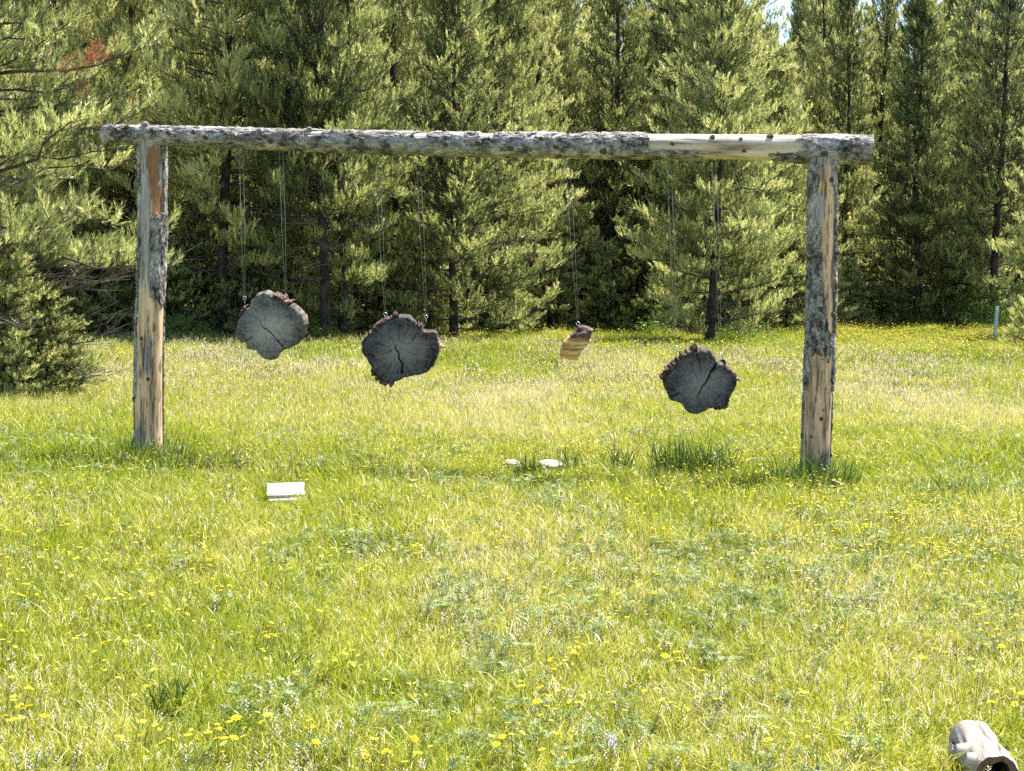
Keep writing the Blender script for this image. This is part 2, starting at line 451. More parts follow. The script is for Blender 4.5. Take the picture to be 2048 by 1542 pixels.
def py_right(S): return BR + 62 - S * (BR + 62 - 315)
def col_right(TH, S):
    y = py_right(S); x = np.sin(TH); n1 = nz(TH, S, 2, 14, 61)
    c = np.broadcast_to(TAN * [1.0, 0.98, 0.98], TH.shape + (3,)).copy()
    c = lerp(c, TAN * [0.75, 0.7, 0.68], sstep(0.0, 0.2, nz(TH, S, 3, 5, 63)) * 0.8)
    c = lerp(c, BLUE * 0.95, sstep(335 + 12, 335 - 12, y + n1 * 25))
    c = lerp(c, BLUE * [0.9, 0.98, 1.1], sstep(0.0, 0.5, 1 - ((x + 0.3) / 0.42) ** 2 - ((y - 415) / 38) ** 2 + n1 * 1.4))
    c = lerp(c, ORANGE * 1.3, sstep(0.05, 0.3, 0.2 - np.abs(x + 0.72) + n1 * 0.8) * sstep(700, 740, y) * 0.7)
    c = lerp(c, GREYB * 0.5, sstep(893, 912, y + n1 * 60 + (x - 0.2) * 18))
    c = lerp(c, BLUE * .7, sstep(0.05, 0.16, nz(TH, S, 4, 16, 83)) * .4 * sstep(690, 720, y))
    c = lerp(c, np.array([0.13, 0.085, 0.055]), sstep(0.12, 0.18, nz(TH, S, 9, 20, 79)) * 0.85)
    return c
def mask_right(TH, S):
    y = py_right(S); x = np.sin(TH); n1 = nz(TH, S, 2, 18, 71); n2 = nz(TH, S, 8, 50, 72)
    back = np.cos(TH) < -0.05
    a = (x < np.interp(y, [330, 380, 450, 500, 600, 650, 690], [-.25, -.42, -.4, -.2, .0, .25, .9]) + n1 * 0.25 + n2 * 0.15) & (y < 705 + n2 * 70 - x * 6) & (y > 330 + n2 * 30)
    a &= ~((((x + 0.3) / 0.36) ** 2 + ((y - 415) / 36) ** 2 + n2 * 2) < 0.75)
    b = (x > 0.8 + n2 * 0.15) & (y < 770 + n2 * 60)
    c = (x < -0.86 + n2 * 0.2) & (y < 778) & (y > 690)
    d = (y < 372 + n1 * 30) & (y > 325) & (x > 0.5)
    return (back & (nz(TH, S, 2, 6, 73) > -0.22)) | ((np.cos(TH) >= -0.05) & (a | b | c | d))
mwR = FI @ basis(pR0, pR1); LR = (pR1 - pR0).length
postR, _ = make_log('post', frame, mwR, LR, 0.106, 0.098, 12, col_right, mask_right, M['bark'], 0.016)
postR['label'] = 'right post, strip of bare orange-tan wood between grey bark'

b0, b1 = P(207, 268, yL + 0.02), P(1745, 300, yR - 0.02)
def bx_(S): return 207 + S * 1538
def col_beam(TH, S):
    n1 = nz(TH, S, 2, 30, 81)
    c = np.broadcast_to(np.array([0.56, 0.44, 0.28]), TH.shape + (3,)).copy()
    c = lerp(c, np.array([0.62, 0.55, 0.46]), sstep(0.0, 0.5, np.abs(TH)))
    x = bx_(S)
    c = lerp(c, np.array([0.4, 0.38, 0.36]), ((x < 1300) | (x > 1615)) * 1.0)
    return c
BEAM_TOP = math.pi / 2
def mask_beam(TH, S):
    # local X of the beam frame points down or up: see beam_up below
    x = bx_(S); up = np.sin(TH) * beam_up; n1 = nz(TH, S, 2, 60, 91); n2 = nz(TH, S, 6, 160, 92)
    peeled = (x > 1312 + n2 * 34 + n1 * 20) & (x < 1612 + n2 * 30 + n1 * 20)
    lowbark = (up < -0.36 + n2 * 0.5) & ((x < 1415 + n2 * 40) | (x > 1556 + n2 * 40))
    p = peeled & ~lowbark & (np.cos(TH) > -0.75)
    p |= (x > 985 + n2 * 10) & (x < 1012 + n2 * 10) & (up > 0.55)
    p |= (n1 > 0.17) & (up > 0.45) & (x < 1300)
    return ~p
mb = basis(b0, b1)
beam_up = 1.0 if (mb.to_3x3() @ Vector((1, 0, 0))).z > 0 else -1.0
LB = (b1 - b0).length
beam, (brad, box, boy, bTH, bS) = make_log('beam', frame, FI @ mb, LB, 0.066, 0.102, 13, col_beam, mask_beam, M['beambark'], 0.014, 88, 620)
beam['label'] = 'long grey-barked crossbeam with one freshly peeled stretch near its right end'

# knots and branch stubs
def knot_mesh(name, r, h, mat):
    V, F = [], []; k = 10
    prof = [(1.35, 0.0), (1.25, 0.45), (1.0, 0.85), (0.75, 1.0), (0.6, 0.8), (0.0, 0.75)]
    for a, z in prof:
        for i in range(k):
            t = 2 * math.pi * i / k; q = 1 + 0.13 * math.sin(3 * t + a * 5)
            V.append((r * a * q * math.cos(t), r * a * q * math.sin(t) * 1.2, h * z))
    for j in range(len(prof) - 1):
        for i in range(k):
            F.append([j * k + i, j * k + (i + 1) % k, (j + 1) * k + (i + 1) % k, (j + 1) * k + i])
    return mesh_np(name, V, F, mat, None, True)
kn = knot_mesh('knot', 0.017, 0.022, M['knot']); kbark = knot_mesh('knot', 0.016, 0.024, M['beambark'])
def put_on_log(log, grids, L, s, th, me, name='knot', lift=0.0, scale=1.0):
    rad, ox, oy, TH, S = grids
    j = int(np.clip(s * (rad.shape[0] - 1), 0, rad.shape[0] - 1)); i = int((th + math.pi) / (2 * math.pi) * rad.shape[1]) % rad.shape[1]
    r = rad[j, i] + lift
    nrm = Vector((math.sin(th), -math.cos(th), 0))
    p = Vector((r * nrm.x + ox[j, i], r * nrm.y + oy[j, i], s * L))
    o = link(name, me, log)
    q = nrm.to_track_quat('Z', 'Y').to_matrix().to_4x4() @ Matrix.Scale(scale, 4)
    q.translation = p; o.matrix_local = q
    return o
Gb = (brad, box, boy, bTH, bS)
for px, a, sc_, mt in ((242, .3, 1, 0), (262, .8, .8, 0), (298, 1.15, 1.3, 1), (318, .35, .9, 0), (352, .2, .9, 0), (404, .35, .9, 0), (430, -.1, 1.0, 0), (487, .12, 1.5, 1), (540, .6, 1.2, 1),
                       (563, -.3, .8, 0), (640, 1.1, 1.0, 1), (688, .9, .7, 1), (735, .3, .8, 0), (803, -.35, .9, 0), (852, .5, .7, 0), (921, -.1, .9, 0), (986, 0.0, 1.0, 0), (1050, -.4, .9, 0), (1110, .4, .8, 0),
                       (1140, -.2, .9, 0), (1232, -.5, 1.1, 0), (1268, .3, .7, 0), (1365, .15, .7, 2), (1441, .75, .8, 0), (1495, .6, .55, 0), (1551, .9, 1.0, 0), (1502, -.35, .6, 0), (1654, -.4, 1, 0), (1705, .2, .8, 0)):
    me = {0: kn, 1: kbark, 2: kn}[mt]
    put_on_log(beam, Gb, LB, (px - 207) / 1538, a * beam_up, me, 'knot', 0.003 if 1312 < px < 1612 else 0.012, sc_)
_, GLg = None, log_grid(LL, 0.112, 0.104, 96, 260, 11)
def grids_of(L, r0, r1, seed):
    TH, S, rad, ox, oy = log_grid(L, r0, r1, 96, 260, seed); return (rad, ox, oy, TH, S)
gL, gR = grids_of(LL, 0.112, 0.104, 11), grids_of(LR, 0.106, 0.098, 12)
for px, py, k in ((289, 672, 1.1), (289, 684, .8), (306, 752, 1.0), (291, 797, .7), (321, 790, .8), (298, 840, .8), (284, 525, .7), (312, 660, .7), (284, 655, .6)):
    s = (BL + 57 - py) / (BL + 57 - 277); put_on_log(postL, gL, LL, s, math.asin(max(-.95, min(.95, (px - 301) / 29))), kn, 'knot', -0.012, k * 0.75)
for px, py, k in ((1641, 832, 1.0), (1644, 815, .7), (1623, 868, .8), (1648, 772, .7), (1633, 614, 1.2), (1658, 625, 1.1), (1652, 360, 1.0), (1640, 790, .6)):
    s = (BR + 62 - py) / (BR + 62 - 315); put_on_log(postR, gR, LR, s, math.asin(max(-.95, min(.95, (px - 1638) / 28))), kn, 'knot', -0.010 if py > 700 else 0.004, k * 0.75)
# curled bark splinters on top of the beam
def splinter(seed, length, wd):
    r = random.Random(seed); V = []; F = []
    for i in range(6):
        t = i / 5; z = 0.012 + 0.05 * t * r.uniform(.5, 1.0); ww = wd * (1 - t * 0.85)
        for dx, dz in ((-ww, 0), (ww, 0), (ww, 0.004), (-ww, 0.004)): V.append((dx + 0.01 * math.sin(t * 4), t * length, z + dz))
        if i:
            b = (i - 1) * 4
            for k in range(4): F.append([b + k, b + (k + 1) % 4, b + 4 + (k + 1) % 4, b + 4 + k])
    F += [[3, 2, 1, 0], [20, 21, 22, 23]]
    return mesh_np('bark_splinter', V, F, M['slicebark'])
for i, (px, ln) in enumerate(((335, .14), (372, .12), (390, .1), (560, .06), (690, .09), (705, .06), (790, .05), (965, .06), (1172, .07), (1305, .05), (300, .07))):
    o = put_on_log(beam, Gb, LB, (px - 207) / 1538, 1.5 * beam_up, splinter(i, ln, 0.01), 'bark_splinter', 0.0, 1.0)
    o.matrix_local = o.matrix_local @ Matrix.Rotation(random.uniform(0, 6.28), 4, 'Z')

# ------------------------------------------------------------------ hanging rounds
def tube(pts, radii, k=6):
    V, F = [], []
    pts = [Vector(p) for p in pts]
    for i, p in enumerate(pts):
        d = (pts[min(i + 1, len(pts) - 1)] - pts[max(i - 1, 0)]).normalized()
        a = d.orthogonal().normalized(); b = d.cross(a)
        for j in range(k):
            t = 2 * math.pi * j / k; V.append(p + (a * math.cos(t) + b * math.sin(t)) * radii[i])
    for i in range(len(pts) - 1):
        for j in range(k): F.append([i * k + j, i * k + (j + 1) % k, (i + 1) * k + (j + 1) % k, (i + 1) * k + j])
    F.append(list(range(k))[::-1]); F.append([(len(pts) - 1) * k + j for j in range(k)])
    return V, F
def beam_under(u):
    """point on the underside of the beam above photo column u"""
    s = (u - 207) / 1538; p = b0 + (b1 - b0) * s
    return p - Vector((0, 0, 0.06))
def eye_screw_mesh():
    V, F = tube([(0.014 * math.cos(t), 0, 0.03 + 0.014 * math.sin(t)) for t in np.linspace(-1.5, 4.6, 12)], [0.0035] * 12, 6)
    V2, F2 = tube([(0, 0, -0.03), (0, 0, 0.018)], [0.003, 0.003], 6)
    F += [[i + len(V) for i in f] for f in F2]
    return mesh_np('eye_screw', V + V2, F, M['steel'], None, True)
EYE = eye_screw_mesh()

def hang(root, attach, top_u, yy, inv):
    """eye screw on the round and a pair of thin cords up to the beam"""
    o = link('eye_screw', EYE, root, attach)
    top = inv @ beam_under(top_u)
    for dx in (-0.015, 0.015):
        a = Vector(attach) + Vector((dx * 0.35, 0, 0.035)); b = top + Vector((dx, 0, 0))
        mid = (a + b) / 2 + Vector((dx * 0.4, 0.003, 0))
        V, F = tube([a, mid, b], [0.0012] * 3, 5)
        link('cord', mesh_np('cord', V, F, M['cord'], None, True), root)

def outline_round(name, label, pts_px, yy, thick, yaw, cracks, mat, barkspan, attaches, seed, tilt=9):
    """a sawn round with a lobed outline given in photo pixels at distance yy"""
    pw = [P(u, v, yy) for u, v in pts_px]
    cx = sum(p.x for p in pw) / len(pw); cz = sum(p.z for p in pw) / len(pw)
    root = empty(name, (cx, yy, cz), yaw); root.rotation_euler.x = R(tilt)
    tag(root, label, 'wood slice', 'log rounds hanging from the frame')
    ang = np.array([math.atan2(p.z - cz, p.x - cx) for p in pw]); rr = np.array([math.hypot(p.x - cx, p.z - cz) for p in pw])
    order = np.argsort(ang); ang, rr = ang[order], rr[order]
    nth, nr = 400, 80
    th = np.linspace(-math.pi, math.pi, nth, endpoint=False)
    ro = np.interp(th, np.concatenate([ang - 2 * math.pi, ang, ang + 2 * math.pi]), np.tile(rr, 3))
    ker = np.hanning(7); ker /= ker.sum()
    ro = np.convolve(np.concatenate([ro[-3:], ro, ro[:3]]), ker, 'valid')
    ro = ro * (1 + 0.03 * (vnoise(th * 9, th * 0, seed) - 0.5) + 0.018 * (vnoise(th * 30, th * 0 + 4, seed) - 0.5))
    f = np.linspace(0, 1, nr) ** 0.9
    RR = f[:, None] * ro[None, :]
    Xf = RR * np.cos(th); Zf = RR * np.sin(th)
    dep = np.zeros_like(Xf)
    for poly, wd, dp in cracks:
        q = [P(u, v, yy) for u, v in poly]; q = [(p.x - cx, p.z - cz) for p in q]
        for k, ((ax, az), (bx, bz)) in enumerate(zip(q[:-1], q[1:])):
            dx, dz = bx - ax, bz - az; L2 = dx * dx + dz * dz
            jig = 0
            Xj = Xf + 0.022 * (vnoise(Xf * 28, Zf * 28, seed + 9) - 0.5); Zj = Zf + 0.022 * (vnoise(Xf * 28, Zf * 28, seed + 19) - 0.5)
            t = np.clip(((Xj - ax) * dx + (Zj - az) * dz) / L2, 0, 1)
            d = np.hypot(Xj - ax - t * dx, Zj - az - t * dz)
            tt = (k + t) / (len(q) - 1); ww = wd * (0.45 + 0.9 * tt)
            dep = np.maximum(dep, dp * np.clip(1.4 - d / ww, 0, 1))
    for k in range(9):                       # fine drying checks running out from the heart
        a = seed * 1.7 + k * 0.7 + 0.3 * math.sin(k * 5 + seed); r0c, r1c = 0.04 + 0.05 * ((k * 37 + seed) % 5) / 5, 0.13 + 0.13 * ((k * 53 + seed) % 7) / 7
        rad_ = np.hypot(Xf, Zf); dth = np.abs((np.arctan2(Zf, Xf) - a + 0.12 * (vnoise(rad_ * 30, rad_ * 0 + k, seed) - .5) + math.pi) % (2 * math.pi) - math.pi) * rad_
        dep = np.maximum(dep, 0.008 * np.clip(1.3 - dth / 0.0022, 0, 1) * ((rad_ > r0c) & (rad_ < r1c)))
    dep += 0.006 * (fbm(Xf * 14, Zf * 14, seed + 2) - 0.5)
    round_ = np.clip((f[:, None] - 0.94) / 0.06, 0, 1) ** 2 * 0.012
    Yf = -thick / 2 + dep + round_
    V = [np.stack([Xf, Yf, Zf], 2).reshape(-1, 3)]
    nside = 8
    for k in range(1, nside):
        t = k / nside; r2 = ro * (1 + 0.04 * np.sin(t * math.pi) + 0.03 * (vnoise(th * 12, th * 0 + t * 5, seed + 5) - 0.5))
        V.append(np.stack([r2 * np.cos(th), np.full(nth, -thick / 2 + 0.012 + (thick - 0.02) * t), r2 * np.sin(th)], 1))
    for ff in (0.97, 0.6, 0.02):
        V.append(np.stack([ro * ff * np.cos(th), np.full(nth, thick / 2), ro * ff * np.sin(th)], 1))
    V = np.vstack(V); rows = len(V) // nth
    F = grid_faces(nth, rows)
    col = np.ones((len(V), 4)); front = dep.ravel() > 0.02
    rim = np.arange(len(V)) >= nr * nth
    col[rim, :3] = (1.15, 1.0, 0.82)
    me = mesh_np('wood', V, F, mat, {'Col': ('FLOAT_COLOR', col)}, True)
    wd_ = link('wood', me, root)
    # ragged bark left round part of the rim
    pr = random.Random(seed)
    for a0, a1 in barkspan:
        bth = [t for t in range(nth) if a0 <= math.degrees(th[t]) % 360 <= a1]
        bset = set(bth); Vb, Fb, idx = [], [], {}
        for t in bth:
            h = 0.008 + 0.032 * vnoise(th[t] * 14, 0, seed + 3) ** 1.3 + 0.016 * (vnoise(th[t] * 55, 0, seed + 4) - 0.4)
            h = max(0.004, float(h)); r0_ = ro[t]
            y0 = -thick / 2 - 0.004 + 0.012 * pr.random(); y1 = thick / 2 - 0.01 * pr.random()
            c, s_ = math.cos(th[t]), math.sin(th[t])
            idx[t] = len(Vb)
            for r_, y_ in ((r0_ * 0.985, y0), (r0_ * 1.0 + h, y0 + 0.004), (r0_ * 1.02 + h, 0), (r0_ * 1.0 + h, y1), (r0_ * 0.985, y1)):
                Vb.append((r_ * c, y_, r_ * s_))
        for t in bth:
            t2 = (t + 1) % nth
            if t2 in bset and t in bset and (t + 1 < nth or a0 < 1):
                for k in range(4): Fb.append([idx[t] + k, idx[t] + k + 1, idx[t2] + k + 1, idx[t2] + k])
        link('bark', mesh_np('bark', Vb, Fb, M['slicebark']), root)
    inv = (Matrix.Translation((cx, yy, cz)) @ Matrix.Rotation(yaw, 4, 'Z') @ Matrix.Rotation(R(tilt), 4, 'X')).inverted()
    for (u, v), tu in attaches:
        p = inv @ P(u, v, yy); p.y = 0
        hang(root, p, tu, yy, inv)
    return root
def zp(pts, ox, oy, k): return [(ox + x / k, oy + y / k) for x, y in pts]
K1 = 2048 / 430; K2 = 2048 / 390
S1 = zp([(370,105),(430,125),(500,185),(560,215),(640,235),(700,290),(745,370),(735,450),(700,550),(640,605),(560,640),(500,660),(460,690),(430,740),(380,755),(310,730),(270,690),(255,660),(160,650),(150,590),(100,590),(60,520),(65,450),(100,370),(140,310),(200,260),(240,190),(300,125)], 460, 560, K1)
S2 = zp([(1650,335),(1710,345),(1760,390),(1790,440),(1810,490),(1880,490),(1950,530),(1985,610),(1980,690),(1945,760),(1930,810),(1850,880),(1750,900),(1660,915),(1600,950),(1540,980),(1470,960),(1420,925),(1390,890),(1350,810),(1310,740),(1275,690),(1270,610),(1300,545),(1350,510),(1400,470),(1450,420),(1520,370),(1590,345)], 460, 560, K1)
S4 = zp([(1580,345),(1650,360),(1700,410),(1725,490),(1790,500),(1840,540),(1890,600),(1945,660),(1950,700),(1920,780),(1870,880),(1820,940),(1740,955),(1660,970),(1600,1010),(1540,1035),(1480,1025),(1430,980),(1395,920),(1330,890),(1270,880),(1240,810),(1205,740),(1200,660),(1215,600),(1270,560),(1330,480),(1400,430),(1470,390),(1520,355)], 1100, 630, K2)
def yat(u): return yL + (yR - yL) * (u - 207) / 1538
outline_round('wood_slice', 'grey lobed log round hanging highest, nearest the left post, diagonal crack', S1, yat(543), 0.13, R(-13),
              [(zp([(300, 370), (370, 450), (440, 520), (500, 590), (550, 640)], 460, 560, K1), 0.0055, 0.05), (zp([(500, 540), (600, 590)], 460, 560, K1), 0.003, 0.015), (zp([(210, 535), (120, 590)], 460, 560, K1), 0.005, 0.03)],
              M['end_a'], [(46, 78), (135, 160)], [((488, 604), 497), ((578, 596), 580)], 21)
outline_round('wood_slice', 'dark lobed log round with pale heart, second from the left post', S2, yat(800), 0.13, R(4),
              [(zp([(1560, 600), (1600, 680), (1630, 780), (1640, 870)], 460, 560, K1), 0.006, 0.05), (zp([(1480, 620), (1400, 590)], 460, 560, K1), 0.003, 0.015), (zp([(1790, 490), (1740, 560)], 460, 560, K1), 0.005, 0.03), (zp([(1540, 660), (1440, 700)], 460, 560, K1), 0.003, 0.012)],
              M['end_b'], [(2, 58), (92, 160), (218, 262)], [((771, 634), 776), ((852, 640), 860)], 22)
outline_round('wood_slice', 'dark log round with ragged bark and split crack, hanging nearest right post', S4, yat(1400), 0.14, R(5),
              [(zp([(1530, 830), (1580, 740), (1640, 640), (1710, 530), (1735, 480)], 1100, 630, K2), 0.0075, 0.09), (zp([(1570, 560), (1545, 480), (1520, 400)], 1100, 630, K2), 0.004, 0.02), (zp([(1330, 800), (1260, 850)], 1100, 630, K2), 0.005, 0.02)],
              M['end_b'], [(4, 42), (98, 178), (300, 330)], [((1350, 700), 1357), ((1440, 716), 1445)], 23)

# the small chunk that hangs edge-on: traced side outline swept back into a curved block
def chunk():
    yy = yat(1155); q = lambda pts: [P(u, v, yy) for u, v in zp(pts, 1100, 630, K2)]
    wood = q([(235, 228), (330, 238), (418, 246), (425, 280), (375, 325), (330, 372), (305, 420), (292, 470), (200, 460), (112, 442), (104, 400), (112, 350), (145, 272), (190, 222)])
    brk = q([(195, 228), (240, 190), (275, 160), (300, 112), (350, 108), (400, 120), (455, 150), (448, 190), (425, 225), (415, 250), (330, 240), (240, 232)])
    cx = sum(p.x for p in wood) / len(wood); cz = sum(p.z for p in wood) / len(wood)
    root = empty('wood_slice', (cx, yy, cz)); tag(root, 'small tan wood chunk hanging edge-on with dark bark on top', 'wood slice', 'log rounds hanging from the frame')
    def sweep(poly, name, mat, y0, y1, col, bul, seed):
        k = len(poly); V, F, C = [], [], []; px = [(p.x - cx, p.z - cz) for p in poly]
        # subdivide outline
        sub = []
        for i in range(k):
            a, b = px[i], px[(i + 1) % k]
            for j in range(5): sub.append((a[0] + (b[0] - a[0]) * j / 5, a[1] + (b[1] - a[1]) * j / 5))
        k = len(sub); ns = 12
        for j in range(ns + 1):
            t = j / ns; y = y0 + (y1 - y0) * t; sc_ = 1 - 0.06 * (abs(2 * t - 1) ** 3)
            for i, (x, z) in enumerate(sub):
                nn = 0.012 * (float(vnoise(z * 60, x * 12 + t * 3, seed)) - 0.5)
                V.append((x * sc_ + nn, y + bul * (z * 0.4), z * sc_ + nn)); C.append((*col, 1))
        for j in range(ns):
            for i in range(k): F.append([j * k + i, j * k + (i + 1) % k, (j + 1) * k + (i + 1) % k, (j + 1) * k + i])
        # front face as inner grid of shrinking rings for relief
        mx = sum(p[0] for p in sub) / k; mz = sum(p[1] for p in sub) / k; base = 0
        prev = list(range(k))
        for ring in (0.75, 0.5, 0.25, 0.02):
            cur = []
            for i, (x, z) in enumerate(sub):
                xx, zz = mx + (x - mx) * ring, mz + (z - mz) * ring
                cur.append(len(V)); V.append((xx, y0 - 0.03 * (1 - ring) + bul * zz * 0.4 + 0.008 * (float(vnoise(zz * 90 + xx * 8, xx * 6, seed + 1)) - 0.5), zz)); C.append((*col, 1))
            for i in range(k): F.append([prev[(i + 1) % k], prev[i], cur[i], cur[(i + 1) % k]])
            prev = cur
        F.append([ns * k + i for i in range(k)])
        return link(name, mesh_np(name, V, F, mat, {'Col': ('FLOAT_COLOR', C)}, False), root)
    sweep(wood, 'wood', M['chunk'], -0.11, 0.13, (0.5, 0.36, 0.19), 0.4, 5)
    sweep(brk, 'bark', M['slicebark'], -0.118, 0.12, (1, 1, 1), 0.4, 6)
    inv = Matrix.Translation((cx, yy, cz)).inverted()
    p = inv @ P(1156, 655, yy); p.y = 0
    hang(root, p, 1158, yy, inv)
    return root
m, n, l, bs = newmat('striped_split_wood')
tc = N(n, 'ShaderNodeTexCoord').outputs['Object']
g1 = noise(n, l, tc, 26, 6, 0.7, (0.18, 0.6, 1.6))
l.new(ramp(n, l, g1.outputs['Fac'], [(0.34, (0.05, 0.028, 0.012)), (0.43, (0.4, 0.21, 0.05)), (0.55, (0.68, 0.42, 0.12)), (0.72, (0.72, 0.52, 0.25))]).outputs['Color'], bs.inputs['Base Color'])
bs.inputs['Roughness'].default_value = 0.8
bump(n, l, bs, g1.outputs['Fac'], 0.8, 0.01)
M['chunk'] = m
chunk()

# ------------------------------------------------------------------ things lying in the grass
# two bleached boards, one on the other
def board(root, w_, d_, t_, loc, rot, seed):
    V, F = [], []; nx_, ny_ = 10, 6
    for side in (0, 1):
        for j in range(ny_ + 1):
            for i in range(nx_ + 1):
                x = (i / nx_ - .5) * w_; y = (j / ny_ - .5) * d_
                x += 0.006 * (float(vnoise(j * .9 + side, i * .1, seed)) - .5) * (1 if i in (0, nx_) else 0)
                y += 0.008 * (float(vnoise(i * .9 + side, j * .1, seed + 1)) - .5) * (1 if j in (0, ny_) else 0)
                V.append((x, y, (t_ / 2 if side else -t_ / 2) + 0.004 * (float(vnoise(i * .5, j * 1.5, seed + 2)) - .5)))
    n1 = (nx_ + 1) * (ny_ + 1); g_ = lambda i, j, s: s * n1 + j * (nx_ + 1) + i
    for j in range(ny_):
        for i in range(nx_):
            F.append([g_(i, j, 1), g_(i + 1, j, 1), g_(i + 1, j + 1, 1), g_(i, j + 1, 1)]); F.append([g_(i, j + 1, 0), g_(i + 1, j + 1, 0), g_(i + 1, j, 0), g_(i, j, 0)])
    for i in range(nx_):
        F.append([g_(i, 0, 0), g_(i + 1, 0, 0), g_(i + 1, 0, 1), g_(i, 0, 1)]); F.append([g_(i + 1, ny_, 0), g_(i, ny_, 0), g_(i, ny_, 1), g_(i + 1, ny_, 1)])
    for j in range(ny_):
        F.append([g_(0, j + 1, 0), g_(0, j, 0), g_(0, j, 1), g_(0, j + 1, 1)]); F.append([g_(nx_, j, 0), g_(nx_, j + 1, 0), g_(nx_, j + 1, 1), g_(nx_, j, 1)])
    o = link('board', mesh_np('board', V, F, M['boards']), root, loc); o.rotation_euler = rot
    return o
pb = G(570, 1010)
br = empty('board_stack', (pb.x, pb.y, 0), R(4))
tag(br, 'sun-bleached scrap of two stacked boards lying in the foreground grass', 'boards')
board(br, 0.235, 0.16, 0.026, (0.012, 0.05, 0.043), (R(14), R(-2), 0), 3)
board(br, 0.25, 0.2, 0.028, (-0.004, 0.11, 0.083), (R(17), R(-2), R(2)), 8)

def ground_round(u, v, r, t, label, seed, tilt):
    p = G(u, v); root = empty('wood_round', (p.x, p.y + r, 0.0)); tag(root, label, 'wood slice', 'cut rounds lying in the grass')
    k = 40; V, F = [], []
    prof = [(0.0, 0, .0), (0.9, 0, 0), (1.0, .012, 0), (1.02, t * .5, 0), (1.0, t - .008, 0), (0.95, t, 0), (0.5, t + .002, 0), (0.02, t - .003, 0)]
    for f, z, _ in prof:
        for i in range(k):
            a = 2 * math.pi * i / k; q = r * f * (1 + 0.14 * (float(vnoise(math.cos(a) * 1.5 + 4, math.sin(a) * 1.5 + 4, seed)) - .5) * 2)
            V.append((q * math.cos(a), q * math.sin(a), z))
    for j in range(len(prof) - 1):
        for i in range(k): F.append([j * k + i, j * k + (i + 1) % k, (j + 1) * k + (i + 1) % k, (j + 1) * k + i])
    top = [f for f in F if min(f) >= 4 * k]; side = [f for f in F if min(f) < 4 * k]
    for nm, ff, mt in (('cut_face', top, M['bleached']), ('bark', side, M['bark'])):
        o = link(nm, mesh_np(nm, V, ff, mt, None, True), root); o.location = (0, 0, 0.035); o.rotation_euler = tilt
    return root
ground_round(1024, 947, 0.068, 0.055, 'smaller pale cut round lying in grass below the frame, left of its pair', 4, (R(9), R(6), 0))
ground_round(1101, 950, 0.098, 0.055, 'larger pale cut round lying in grass below the frame, right of its pair', 6, (R(9), R(2), 0))

